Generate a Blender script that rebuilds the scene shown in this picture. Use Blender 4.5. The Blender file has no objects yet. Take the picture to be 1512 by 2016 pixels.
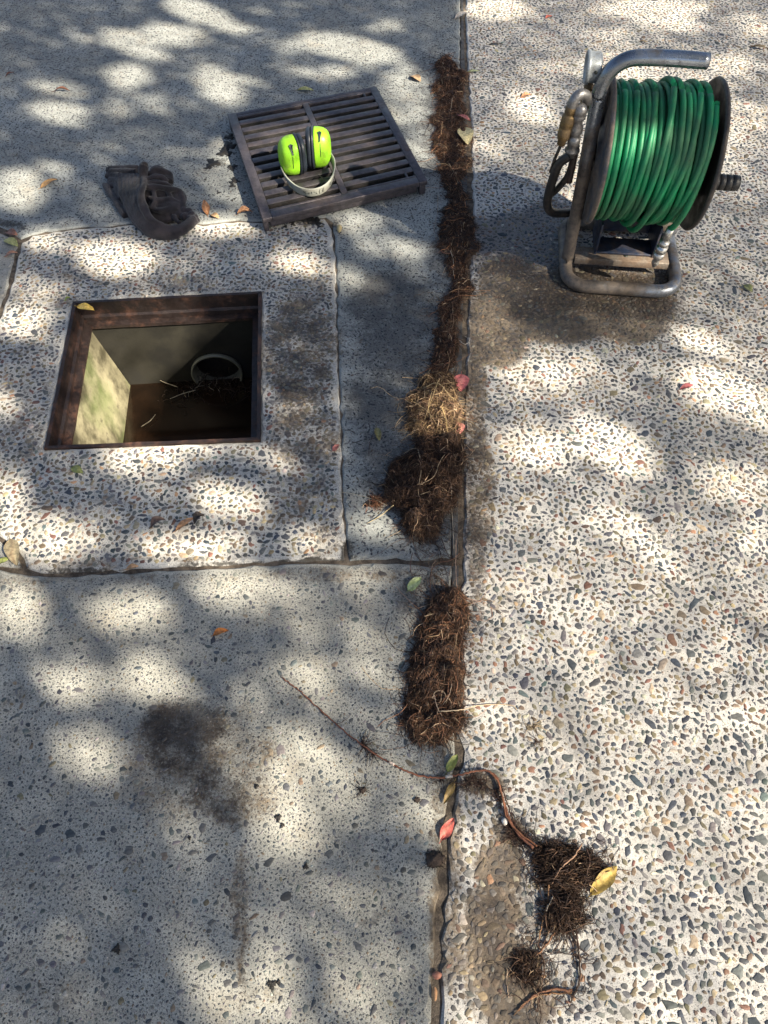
import bpy, bmesh, math, random
import numpy as np
from mathutils import Vector, Matrix
from mathutils.geometry import delaunay_2d_cdt
random.seed(7); RNG = np.random.default_rng(7)
PI = math.pi

# ------------------------------------------------------------------ camera, sky, sun, exposure
scene = bpy.context.scene
COL = scene.collection
CAM_H = 1.5; PITCH = math.radians(56.4); FOC = 1514.0      # metres, looking down, focal length in photo pixels
cd = bpy.data.cameras.new('camera'); cam = bpy.data.objects.new('camera', cd); COL.objects.link(cam)
cam.location = (0, 0, CAM_H); cam.rotation_euler = (PI / 2 - PITCH, 0, 0)
cd.sensor_fit = 'VERTICAL'; cd.sensor_height = 24.0; cd.lens = 24.0 * FOC / 2016.0
cd.clip_start = 0.02; cd.clip_end = 500.0
scene.camera = cam

SUN_TO = Vector((1.10, -0.72, 1.0))                        # from the ground towards the sun
sun_el = math.atan2(SUN_TO.z, math.hypot(SUN_TO.x, SUN_TO.y)); sun_rot = math.atan2(SUN_TO.x, SUN_TO.y)
w = bpy.data.worlds.new('World'); scene.world = w; w.use_nodes = True
wn = w.node_tree; wn.nodes.clear()
wo = wn.nodes.new('ShaderNodeOutputWorld'); bg = wn.nodes.new('ShaderNodeBackground'); sk = wn.nodes.new('ShaderNodeTexSky')
sk.sky_type = 'NISHITA'; sk.sun_disc = False; sk.sun_elevation = sun_el; sk.sun_rotation = sun_rot
sk.dust_density = 2.2; sk.air_density = 0.9; sk.ozone_density = 0.6
bg.inputs['Strength'].default_value = 0.053
wn.links.new(sk.outputs[0], bg.inputs['Color']); wn.links.new(bg.outputs[0], wo.inputs['Surface'])
sl = bpy.data.lights.new('sun', 'SUN'); sun = bpy.data.objects.new('sun', sl); COL.objects.link(sun)
sl.energy = 5.0; sl.angle = math.radians(0.5); sl.color = (1.0, 0.90, 0.73)
sun.rotation_euler = (-SUN_TO).to_track_quat('-Z', 'Y').to_euler(); sun.location = SUN_TO * 12
scene.view_settings.view_transform = 'Standard'; scene.view_settings.look = 'None'
scene.view_settings.gamma = 1.0; scene.view_settings.use_curve_mapping = False
scene.view_settings.exposure = 1.74

# ------------------------------------------------------------------ the surveyor's maps: photo pixel <-> point on the ground
cT, sT = math.cos(PITCH), math.sin(PITCH)
def G(px, py, z=0.0):
    u = (px - 756) / FOC; v = (py - 1008) / FOC
    d = (u, cT - v * sT, -sT - v * cT); t = (z - CAM_H) / d[2]
    return Vector((d[0] * t, d[1] * t, z))
def to_px(x, y, z=0.0):
    dz = z - CAM_H; ww = y * cT - dz * sT; dn = -y * sT - dz * cT
    return 756 + FOC * x / ww, 1008 + FOC * dn / ww

# ------------------------------------------------------------------ helpers
def tag(o, label=None, cat=None, group=None, kind=None):
    if label: o['label'] = label
    if cat: o['category'] = cat
    if group: o['group'] = group
    if kind: o['kind'] = kind
    return o
def empty(name, loc=(0, 0, 0), rz=0.0):
    o = bpy.data.objects.new(name, None); COL.objects.link(o); o.location = loc; o.rotation_euler = (0, 0, rz)
    o.empty_display_size = 0.05
    return o
def mesh_obj(name, verts, faces, mat, parent=None, smooth=True, cols=None, attrs=None):
    me = bpy.data.meshes.new(name); me.from_pydata([tuple(v) for v in verts], [], faces)
    me.update()
    if cols is not None: set_attr(me, 'Col', cols)
    if attrs:
        for k, a in attrs.items(): set_attr(me, k, a)
    if smooth: me.polygons.foreach_set('use_smooth', [True] * len(me.polygons))
    if mat: me.materials.append(mat)
    o = bpy.data.objects.new(name, me); COL.objects.link(o)
    if parent: o.parent = parent
    return o
def set_attr(me, name, cols):
    cols = np.asarray(cols, dtype=np.float32)
    if cols.ndim == 1: cols = np.tile(cols, (len(me.vertices), 1))
    if cols.shape[1] == 3: cols = np.hstack([cols, np.ones((len(cols), 1), np.float32)])
    a = me.attributes.new(name, 'FLOAT_COLOR', 'POINT'); a.data.foreach_set('color', cols.ravel())
def np_mesh(name, V, loops, starts, totals, mat, parent=None, cols=None, smooth=False):
    me = bpy.data.meshes.new(name)
    me.vertices.add(len(V)); me.vertices.foreach_set('co', np.asarray(V, np.float32).ravel())
    me.loops.add(len(loops)); me.loops.foreach_set('vertex_index', np.asarray(loops, np.int32))
    me.polygons.add(len(starts)); me.polygons.foreach_set('loop_start', np.asarray(starts, np.int32))
    me.polygons.foreach_set('loop_total', np.asarray(totals, np.int32))
    me.update(calc_edges=True)
    if smooth: me.polygons.foreach_set('use_smooth', [True] * len(me.polygons))
    if cols is not None: set_attr(me, 'Col', cols)
    if mat: me.materials.append(mat)
    o = bpy.data.objects.new(name, me); COL.objects.link(o)
    if parent: o.parent = parent
    return o
def from_bm(name, bm, mat, parent=None, smooth=True, bevel=0.0, seg=2):
    me = bpy.data.meshes.new(name); bm.normal_update(); bm.to_mesh(me); bm.free()
    if smooth: me.polygons.foreach_set('use_smooth', [True] * len(me.polygons))
    me.materials.append(mat)
    o = bpy.data.objects.new(name, me); COL.objects.link(o)
    if parent: o.parent = parent
    if bevel > 0:
        b = o.modifiers.new('bevel', 'BEVEL'); b.width = bevel; b.segments = seg; b.limit_method = 'ANGLE'; b.angle_limit = math.radians(35)
        b.harden_normals = False
    return o
def add_box(bm, c, s, rot=None):
    m = Matrix.Translation(c) @ (rot.to_4x4() if rot else Matrix.Identity(4)) @ Matrix.Diagonal((s[0], s[1], s[2], 1))
    bmesh.ops.create_cube(bm, size=1.0, matrix=m)
def frame_of(t):
    t = t.normalized(); a = Vector((0, 0, 1)) if abs(t.z) < 0.9 else Vector((1, 0, 0))
    u = t.cross(a).normalized(); v = u.cross(t).normalized(); return u, v
def add_lathe(bm, p0, axis, prof, n=24, caps=True):
    """prof: list of (distance along axis, radius)"""
    axis = Vector(axis).normalized(); p0 = Vector(p0); u, v = frame_of(axis); rings = []
    for d, r in prof:
        if r < 1e-6: rings.append([bm.verts.new(p0 + axis * d)])
        else: rings.append([bm.verts.new(p0 + axis * d + (u * math.cos(2 * PI * k / n) + v * math.sin(2 * PI * k / n)) * r) for k in range(n)])
    for A, B in zip(rings, rings[1:]):
        for k in range(n):
            a = A[k % len(A)]; b = A[(k + 1) % len(A)]; c = B[(k + 1) % len(B)]; d = B[k % len(B)]
            vs = []
            for q in (a, b, c, d):
                if q not in vs: vs.append(q)
            if len(vs) > 2: bm.faces.new(vs)
    for R in (rings[0], rings[-1]) if caps else ():
        if len(R) > 2: bm.faces.new(R)
    bmesh.ops.recalc_face_normals(bm, faces=bm.faces[:])
def smooth_path(pts, n=8):
    """Catmull-Rom through the points"""
    P = [Vector(p) for p in pts]; out = []
    Q = [P[0] * 2 - P[1]] + P + [P[-1] * 2 - P[-2]]
    for i in range(1, len(Q) - 2):
        for k in range(n):
            t = k / n; a, b, c, d = Q[i - 1], Q[i], Q[i + 1], Q[i + 2]
            out.append(0.5 * ((2 * b) + (c - a) * t + (2 * a - 5 * b + 4 * c - d) * t * t + (3 * b - a - 3 * c + d) * t ** 3))
    out.append(P[-1]); return out
def add_tube(bm, path, r, n=14, cap=True, closed=False):
    path = [Vector(p) for p in path]; N = len(path); rings = []; u = None
    for i, p in enumerate(path):
        if closed: t = (path[(i + 1) % N] - path[i - 1]).normalized()
        else: t = (path[min(i + 1, N - 1)] - path[max(i - 1, 0)]).normalized()
        if u is None: u, v = frame_of(t)
        else:
            u = (u - t * u.dot(t)).normalized(); v = t.cross(u).normalized()
        rr = r[i] if hasattr(r, '__len__') else r
        rings.append([bm.verts.new(p + (u * math.cos(2 * PI * k / n) + v * math.sin(2 * PI * k / n)) * rr) for k in range(n)])
    prs = list(zip(rings, rings[1:])) + ([(rings[-1], rings[0])] if closed else [])
    for A, B in prs:
        for k in range(n): bm.faces.new((A[k], A[(k + 1) % n], B[(k + 1) % n], B[k]))
    if cap and not closed: bm.faces.new(rings[0]); bm.faces.new(rings[-1])
    bmesh.ops.recalc_face_normals(bm, faces=bm.faces[:])
def fibres(name, polys, radii, cols, mat, parent=None, sides=3):
    """polys: array (N,K,3) of centre lines; radii (N,K); cols (N,3) -> one mesh of thin tapered tubes"""
    polys = np.asarray(polys, float); N, K, _ = polys.shape
    T = np.gradient(polys, axis=1); T /= np.linalg.norm(T, axis=2, keepdims=True) + 1e-9
    up = np.zeros_like(T); up[..., 2] = 1.0
    U = np.cross(T, up); U /= np.linalg.norm(U, axis=2, keepdims=True) + 1e-9; W = np.cross(U, T)
    V = np.zeros((N, K, sides, 3))
    for s in range(sides):
        a = 2 * PI * s / sides + PI / 2
        V[:, :, s] = polys + (U * math.cos(a) + W * math.sin(a)) * np.asarray(radii)[..., None]
    idx = np.arange(N * K * sides).reshape(N, K, sides)
    a = idx[:, :-1, :]; b = np.roll(idx, -1, axis=2)[:, :-1, :]; c = np.roll(idx, -1, axis=2)[:, 1:, :]; d = idx[:, 1:, :]
    F = np.stack([a, b, c, d], axis=-1).reshape(-1, 4)
    C = np.repeat(np.asarray(cols, float), K * sides, axis=0)
    return np_mesh(name, V.reshape(-1, 3), F.ravel(), np.arange(len(F)) * 4, np.full(len(F), 4), mat, parent, C, True)

# ------------------------------------------------------------------ materials
def new_mat(name):
    m = bpy.data.materials.new(name); m.use_nodes = True; nt = m.node_tree; nt.nodes.clear()
    out = nt.nodes.new('ShaderNodeOutputMaterial'); b = nt.nodes.new('ShaderNodeBsdfPrincipled')
    nt.links.new(b.outputs[0], out.inputs['Surface']); return m, nt, b
class NB:
    def __init__(s, nt): s.nt = nt; s.co = nt.nodes.new('ShaderNodeTexCoord').outputs['Object']
    def lk(s, a, b): s.nt.links.new(a, b)
    def noise(s, scale, detail=4, rough=0.55, vec=None, col=False):
        n = s.nt.nodes.new('ShaderNodeTexNoise'); n.inputs['Scale'].default_value = scale; n.inputs['Detail'].default_value = detail
        n.inputs['Roughness'].default_value = rough; s.lk(vec or s.co, n.inputs['Vector']); return n.outputs[1 if col else 0]
    def voro(s, scale, feat='F1', out=0, vec=None):
        n = s.nt.nodes.new('ShaderNodeTexVoronoi'); n.inputs['Scale'].default_value = scale; n.feature = feat
        s.lk(vec or s.co, n.inputs['Vector']); return n.outputs[out]
    def ramp(s, fac, a, b, c0=0.0, c1=1.0):
        n = s.nt.nodes.new('ShaderNodeMapRange'); n.inputs[1].default_value = a; n.inputs[2].default_value = b
        n.inputs[3].default_value = c0; n.inputs[4].default_value = c1; n.interpolation_type = 'SMOOTHSTEP'
        s.lk(fac, n.inputs[0]); return n.outputs[0]
    def math(s, op, a, b=None):
        n = s.nt.nodes.new('ShaderNodeMath'); n.operation = op
        for i, q in enumerate((a, b)):
            if q is None: continue
            if hasattr(q, 'is_linked'): s.lk(q, n.inputs[i])
            else: n.inputs[i].default_value = q
        return n.outputs[0]
    def mix(s, fac, a, b, mode='MIX'):
        n = s.nt.nodes.new('ShaderNodeMix'); n.data_type = 'RGBA'; n.blend_type = mode; n.clamp_factor = True
        for i, q in ((0, fac), (6, a), (7, b)):
            if hasattr(q, 'is_linked'): s.lk(q, n.inputs[i])
            elif i == 0: n.inputs[0].default_value = q
            else: n.inputs[i].default_value = (q[0], q[1], q[2], 1)
        return n.outputs[2]
    def grey(s, v):
        n = s.nt.nodes.new('ShaderNodeCombineColor')
        for i in range(3): s.lk(v, n.inputs[i])
        return n.outputs[0]
    def attr(s, name):
        n = s.nt.nodes.new('ShaderNodeAttribute'); n.attribute_name = name; return n.outputs['Color']
    def sep(s, c):
        n = s.nt.nodes.new('ShaderNodeSeparateColor'); s.lk(c, n.inputs[0]); return n.outputs
    def bump(s, h, strength=0.3, dist=0.001, prev=None):
        n = s.nt.nodes.new('ShaderNodeBump'); n.inputs['Strength'].default_value = strength; n.inputs['Distance'].default_value = dist
        s.lk(h, n.inputs['Height'])
        if prev is not None: s.lk(prev, n.inputs['Normal'])
        return n.outputs[0]

def concrete_mat(name, grain=0.5, speck=0.35, relief=0.35):
    m, nt, b = new_mat(name); k = NB(nt)
    base = k.attr('Col'); st = k.sep(k.attr('Stain'))
    big = k.ramp(k.noise(3.1, 6, 0.6), 0.3, 0.72, 0.80, 1.14); base = k.mix(1.0, base, k.grey(big), 'MULTIPLY')
    mid = k.ramp(k.noise(26, 5, 0.65), 0.3, 0.7, 0.84, 1.12); base = k.mix(1.0, base, k.grey(mid), 'MULTIPLY')
    fine = k.ramp(k.noise(520, 3, 0.75), 0.30, 0.68, 1 - grain, 1 + grain * 0.6); base = k.mix(1.0, base, k.grey(fine), 'MULTIPLY')
    # sand grains: dark, brown and pale
    v = k.voro(430); vc = k.sep(k.voro(430, out=1))
    dark = k.math('MULTIPLY', k.ramp(v, 0.30, 0.50, 1, 0), k.ramp(vc[0], 0.68, 0.74))
    base = k.mix(k.math('MULTIPLY', dark, speck * 2.0), base, (0.07, 0.072, 0.075))
    pale = k.math('MULTIPLY', k.ramp(v, 0.25, 0.45, 1, 0), k.ramp(vc[1], 0.88, 0.92))
    base = k.mix(k.math('MULTIPLY', pale, 0.55), base, (0.62, 0.58, 0.50))
    warm = k.ramp(k.noise(9, 4), 0.52, 0.75, 0, 0.28); base = k.mix(warm, base, (0.36, 0.29, 0.20))
    base = k.mix(k.ramp(k.noise(4.3, 7, .7), .56, .70, 0, .22 if grain < .33 else .06), base, (0.74, 0.73, 0.70))
    # stains with shapes of their own: brown mud, damp, soot
    nz = k.math('SUBTRACT', k.noise(19, 8, 0.7), 0.5); nf = k.math('SUBTRACT', k.noise(120, 5, 0.7), 0.5)
    jit = k.math('ADD', k.math('ADD', k.math('MULTIPLY', nz, 1.1), k.math('MULTIPLY', nf, 0.9)), k.math('MULTIPLY', k.math('SUBTRACT', k.noise(6, 5, .6), .5), 0.9))
    br = k.ramp(k.math('ADD', st[0], jit), 0.30, 0.78)
    mud = k.mix(k.ramp(k.noise(42, 6, 0.7), 0.35, 0.68), (0.048, 0.032, 0.021), (0.175, 0.125, 0.075))
    base = k.mix(k.math('MULTIPLY', br, 0.86), base, mud)
    dp = k.ramp(k.math('ADD', st[1], jit), 0.28, 0.80)
    base = k.mix(k.math('MULTIPLY', dp, 0.82), base, k.mix(1.0, base, (0.24, 0.215, 0.22), 'MULTIPLY'))
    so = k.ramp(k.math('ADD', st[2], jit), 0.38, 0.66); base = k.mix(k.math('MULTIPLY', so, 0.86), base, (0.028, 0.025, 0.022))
    k.lk(base, b.inputs['Base Color'])
    rough = k.math('SUBTRACT', 0.9, k.math('MULTIPLY', dp, 0.28)); k.lk(rough, b.inputs['Roughness'])
    h = k.math('ADD', k.math('MULTIPLY', k.noise(300, 4, 0.7), 1.0), k.math('MULTIPLY', k.noise(60, 4, 0.6), 0.9))
    pits = k.ramp(k.voro(160), 0.0, 0.22, -0.6, 0.0); h = k.math('ADD', h, pits)
    k.lk(k.bump(h, relief, 0.0016), b.inputs['Normal']); b.inputs['Specular IOR Level'].default_value = 0.35
    return m
def soil_mat(name, c0=(0.022, 0.015, 0.011), c1=(0.085, 0.058, 0.038), scale=60, rough=0.85):
    m, nt, b = new_mat(name); k = NB(nt)
    f = k.ramp(k.noise(scale, 6, 0.7), 0.35, 0.7); c = k.mix(f, c0, c1)
    g = k.ramp(k.voro(500), 0.1, 0.5, 0.6, 1.2); c = k.mix(1.0, c, k.grey(g), 'MULTIPLY')
    k.lk(c, b.inputs['Base Color']); b.inputs['Roughness'].default_value = rough
    k.lk(k.bump(k.math('ADD', k.noise(220, 5, 0.7), k.noise(700, 2)), 0.8, 0.003), b.inputs['Normal']); return m
def col_mat(name, rough=0.6, nscale=180, amt=0.25, spec=0.4, bump=0.15, dist=0.0006, trans=0.0):
    m, nt, b = new_mat(name); k = NB(nt)
    g = k.ramp(k.noise(nscale, 4, 0.65), 0.3, 0.7, 1 - amt, 1 + amt); c = k.mix(1.0, k.attr('Col'), k.grey(g), 'MULTIPLY')
    k.lk(c, b.inputs['Base Color']); b.inputs['Roughness'].default_value = rough; b.inputs['Specular IOR Level'].default_value = spec
    k.lk(k.bump(k.noise(nscale * 3, 3), bump, dist), b.inputs['Normal']); return m
def metal_mat(name, c, metallic=0.8, rough=0.4, dirt=(0.10, 0.07, 0.045), dirt_amt=0.5, scale=14, bump=0.15, lo=0.42, hi=0.62):
    m, nt, b = new_mat(name); k = NB(nt)
    n = k.noise(scale, 8, 0.68); f = k.ramp(n, lo, hi, 0, dirt_amt)
    n2 = k.ramp(k.noise(scale * 7, 5, 0.7), 0.35, 0.7, 0.72, 1.18)
    cc = k.mix(f, c, dirt); cc = k.mix(1.0, cc, k.grey(n2), 'MULTIPLY')
    sc = k.ramp(k.noise(scale * 22, 3, 0.8), 0.66, 0.74); cc = k.mix(k.math('MULTIPLY', sc, 0.35), cc, (0.45, 0.40, 0.34))
    k.lk(cc, b.inputs['Base Color']); k.lk(k.math('SUBTRACT', metallic, k.math('MULTIPLY', f, metallic * 0.9)), b.inputs['Metallic'])
    r = k.math('ADD', k.math('MULTIPLY', f, 0.35), k.ramp(k.noise(scale * 3, 4), 0.3, 0.7, rough - 0.08, rough + 0.14)); k.lk(r, b.inputs['Roughness'])
    k.lk(k.bump(k.noise(scale * 12, 5, 0.7), bump, 0.001), b.inputs['Normal']); return m
def plain_mat(name, c, rough=0.5, metallic=0.0, amt=0.2, scale=60, bump=0.1, dirt=None, dirt_amt=0.4):
    m, nt, b = new_mat(name); k = NB(nt)
    g = k.ramp(k.noise(scale, 5, 0.65), 0.3, 0.7, 1 - amt, 1 + amt); cc = k.mix(1.0, c, k.grey(g), 'MULTIPLY')
    if dirt: cc = k.mix(k.ramp(k.noise(scale * 0.5, 7, 0.7), 0.47, 0.66, 0, dirt_amt), cc, dirt)
    k.lk(cc, b.inputs['Base Color']); b.inputs['Roughness'].default_value = rough; b.inputs['Metallic'].default_value = metallic
    k.lk(k.bump(k.noise(scale * 6, 4), bump, 0.0008), b.inputs['Normal']); return m

M = dict(
    agg=concrete_mat('exposed_aggregate_matrix', 0.32, 0.38, 0.5), smooth=concrete_mat('worn_concrete', 0.34, 0.42, 0.35),
    soil=soil_mat('joint_soil', (0.040, 0.030, 0.022), (0.180, 0.142, 0.105), 40), humus=soil_mat('root_soil', (0.012, 0.008, 0.007), (0.095, 0.066, 0.050), 45, 0.9),
    wetmud=soil_mat('wet_mud', (0.006, 0.006, 0.006), (0.022, 0.018, 0.015), 60, 0.55),
    pebble=col_mat('pebble', 0.62, 160, 0.28, 0.35, 0.2), fibre=col_mat('root_fibre', 0.7, 90, 0.35, 0.3, 0.1),
    leaf=col_mat('dry_leaf', 0.55, 130, 0.38, 0.35, 0.3, 0.001), crown=col_mat('tree_leaf', 0.5, 20, 0.2),
    filler=plain_mat('joint_filler', (0.085, 0.083, 0.080), 0.85, amt=0.4, scale=50, bump=0.6, dirt=(0.05, 0.035, 0.025)),
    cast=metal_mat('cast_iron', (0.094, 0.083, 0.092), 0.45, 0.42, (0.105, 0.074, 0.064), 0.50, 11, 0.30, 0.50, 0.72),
    slot_shade=soil_mat('grate_slot_shade', (0.003, 0.003, 0.003), (0.015, 0.011, 0.010), 40, 0.6),  # near-black standing in for the shade inside the grate slots
    rust=metal_mat('rusty_frame', (0.030, 0.020, 0.018), 0.25, 0.5, (0.105, 0.045, 0.026), 0.8, 22, 0.5, .46, .7),
    tube=metal_mat('worn_steel_tube', (0.37, 0.38, 0.40), 0.85, 0.34, (0.15, 0.105, 0.070), 0.70, 9, 0.2, 0.44, 0.66),
    tube_dirty=metal_mat('muddy_steel_tube', (0.30, 0.27, 0.24), 0.6, 0.45, (0.17, 0.125, 0.085), 0.9, 11, 0.35, 0.30, 0.56),
    flange=metal_mat('black_flange', (0.045, 0.042, 0.042), 0.3, 0.5, (0.11, 0.085, 0.065), 0.55, 12, 0.2),
    flange_dirty=metal_mat('scuffed_flange', (0.06, 0.075, 0.10), 0.3, 0.5, (0.20, 0.15, 0.11), 0.75, 12, 0.3, 0.36, 0.60),
    blueblack=metal_mat('blue_black_paint', (0.020, 0.032, 0.065), 0.2, 0.4, (0.10, 0.070, 0.050), 0.7, 16, 0.3),
    bracket=metal_mat('muddy_steel_plate', (0.22, 0.19, 0.16), 0.4, 0.5, (0.13, 0.085, 0.055), 0.9, 18, 0.4, 0.38, 0.6),
    chrome=metal_mat('bright_fitting', (0.62, 0.61, 0.58), 0.95, 0.22, (0.2, 0.16, 0.12), 0.35, 30, 0.1),
    brass=metal_mat('old_brass', (0.22, 0.150, 0.070), 0.7, 0.42, (0.10, 0.065, 0.04), 0.7, 40, 0.25),
    grey_fit=metal_mat('dull_steel_fitting', (0.24, 0.235, 0.235), 0.75, 0.36, (0.14, 0.11, 0.085), 0.5, 30, 0.2),
    gauge=metal_mat('gauge_case', (0.34, 0.37, 0.39), 0.4, 0.35, (0.12, 0.11, 0.10), 0.6, 60, 0.2, 0.5, 0.64),
    rubber=plain_mat('black_rubber', (0.016, 0.016, 0.017), 0.42, amt=0.3, scale=40, dirt=(0.09, 0.07, 0.055), dirt_amt=0.5),
    muff=plain_mat('hi_vis_plastic', (0.29, 0.64, 0.025), 0.38, amt=0.14, scale=30, bump=0.05, dirt=(0.13, 0.20, 0.02), dirt_amt=0.75),
    cushion=plain_mat('dark_cushion', (0.018, 0.024, 0.034), 0.42, amt=0.25, scale=30),
    band=plain_mat('scuffed_headband', (0.30, 0.31, 0.27), 0.45, amt=0.15, scale=40, dirt=(0.13, 0.11, 0.085), dirt_amt=0.5),
    ink=plain_mat('dark_print', (0.02, 0.025, 0.02), 0.5),
    bark=plain_mat('bark', (0.12, 0.09, 0.065), 0.9, amt=0.4, scale=8, bump=0.8),
    pvc=plain_mat('drain_pipe', (0.16, 0.16, 0.125), 0.45, amt=0.2, scale=20, dirt=(0.12, 0.11, 0.07)),
)
def tube_mat(name):
    m, nt, b = new_mat(name); k = NB(nt)
    sp = nt.nodes.new('ShaderNodeSeparateXYZ'); k.lk(k.co, sp.inputs[0])
    low = k.ramp(sp.outputs['Z'], 0.50, 0.30, 0, 1); bot = k.ramp(sp.outputs['Z'], 0.10, 0.03, 0, 1); side = k.ramp(sp.outputs['X'], -0.06, 0.10, 0, 1)
    lowf = k.math('MULTIPLY', low, k.math('SUBTRACT', 1.0, k.math('MULTIPLY', k.math('MULTIPLY', bot, side), 0.8)))
    f = k.ramp(k.math('ADD', k.noise(13, 8, 0.7), k.math('MULTIPLY', lowf, 0.30)), 0.48, 0.72, 0, 0.9)
    cc = k.mix(k.ramp(k.noise(5, 4), .4, .65), (0.36, 0.40, 0.46), (0.17, 0.185, 0.21)); cc = k.mix(f, cc, k.mix(k.ramp(k.noise(35, 6, .7), .35, .65), (0.050, 0.034, 0.022), (0.165, 0.120, 0.080)))
    cc = k.mix(k.math('MULTIPLY', k.ramp(k.noise(210, 4, .8), .66, .72), .5), cc, (.40, .36, .30)); cc = k.mix(k.ramp(k.noise(60, 5, .75), .60, .68, 0, .6), cc, (.05, .04, .035))
    k.lk(cc, b.inputs['Base Color']); k.lk(k.math('SUBTRACT', 0.9, k.math('MULTIPLY', f, 0.8)), b.inputs['Metallic'])
    k.lk(k.math('ADD', k.math('MULTIPLY', f, 0.38), k.ramp(k.noise(40, 4),   .3, .7, .18, .34)), b.inputs['Roughness']); k.lk(k.bump(k.noise(150, 5, .7), .22, .001), b.inputs['Normal']); return m
M['tube'] = M['tube_dirty'] = tube_mat('worn_steel_tube')
# hose: green rubber with faded, dirty stretches
def hose_mat():
    m, nt, b = new_mat('green_hose'); k = NB(nt)
    f = k.ramp(k.noise(7.5, 5, 0.6), 0.40, 0.64); c = k.mix(f, (0.000, 0.200, 0.075), (0.030, 0.125, 0.058))
    d = k.ramp(k.noise(28, 8, 0.75), 0.56, 0.72, 0, 0.55); c = k.mix(d, c, (0.075, 0.080, 0.050))
    g = k.ramp(k.noise(400, 3), 0.7, 0.76, 0, 0.5); c = k.mix(g, c, (0.02, 0.04, 0.03))
    k.lk(c, b.inputs['Base Color']); k.lk(k.ramp(f, 0, 1, 0.50, 0.72), b.inputs['Roughness'])
    k.lk(k.bump(k.noise(260, 4), 0.12, 0.0008), b.inputs['Normal']); return m
M['hose'] = hose_mat()
def rag_mat():
    m, nt, b = new_mat('wet_towelling'); k = NB(nt)
    c = k.mix(k.ramp(k.noise(16, 5, 0.6), 0.35, 0.68), (0.009, 0.0075, 0.010), (0.034, 0.027, 0.032))
    c = k.mix(k.ramp(k.noise(5, 4), 0.55, 0.75, 0, 0.35), c, (0.06, 0.045, 0.038))
    k.lk(c, b.inputs['Base Color']); b.inputs['Roughness'].default_value = 0.95
    b.inputs['Sheen Weight'].default_value = 0.18; b.inputs['Sheen Roughness'].default_value = 0.5
    h = k.math('ADD', k.noise(420, 3, 0.7), k.voro(600)); k.lk(k.bump(h, 0.6, 0.0015), b.inputs['Normal']); return m
M['rag'] = rag_mat()
def pitwall_mat():
    m, nt, b = new_mat('algae_concrete'); k = NB(nt)
    c = k.mix(k.ramp(k.noise(7, 7, 0.65), 0.35, 0.66), (0.050, 0.044, 0.026), (0.34, 0.31, 0.20))
    c = k.mix(k.ramp(k.noise(4, 4), 0.50, 0.70, 0, 0.6), c, (0.09, 0.13, 0.035))
    c = k.mix(k.ramp(k.noise(14, 8, 0.75), 0.54, 0.70, 0, 0.8), c, (0.030, 0.026, 0.018))
    k.lk(c, b.inputs['Base Color']); b.inputs['Roughness'].default_value = 0.6
    k.lk(k.bump(k.noise(60, 6, 0.7), 0.5, 0.004), b.inputs['Normal']); return m
M['pitwall'] = pitwall_mat()
M['shadewall'] = plain_mat('shaded_pit_wall', (0.013, 0.0115, 0.007), 0.85, amt=0.6, scale=9, bump=0.6, dirt=(0.012, 0.011, 0.009), dirt_amt=0.9)  # shade of the unlit pit walls put into a near-black colour
def water_mat():
    m, nt, b = new_mat('muddy_water'); k = NB(nt)
    c = k.mix(k.ramp(k.noise(6, 5), 0.35, 0.7), (0.008, 0.005, 0.003), (0.026, 0.014, 0.008))
    k.lk(c, b.inputs['Base Color']); b.inputs['Roughness'].default_value = 0.10
    k.lk(k.bump(k.noise(25, 3), 0.15, 0.002), b.inputs['Normal']); return m
M['water'] = water_mat()

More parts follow.
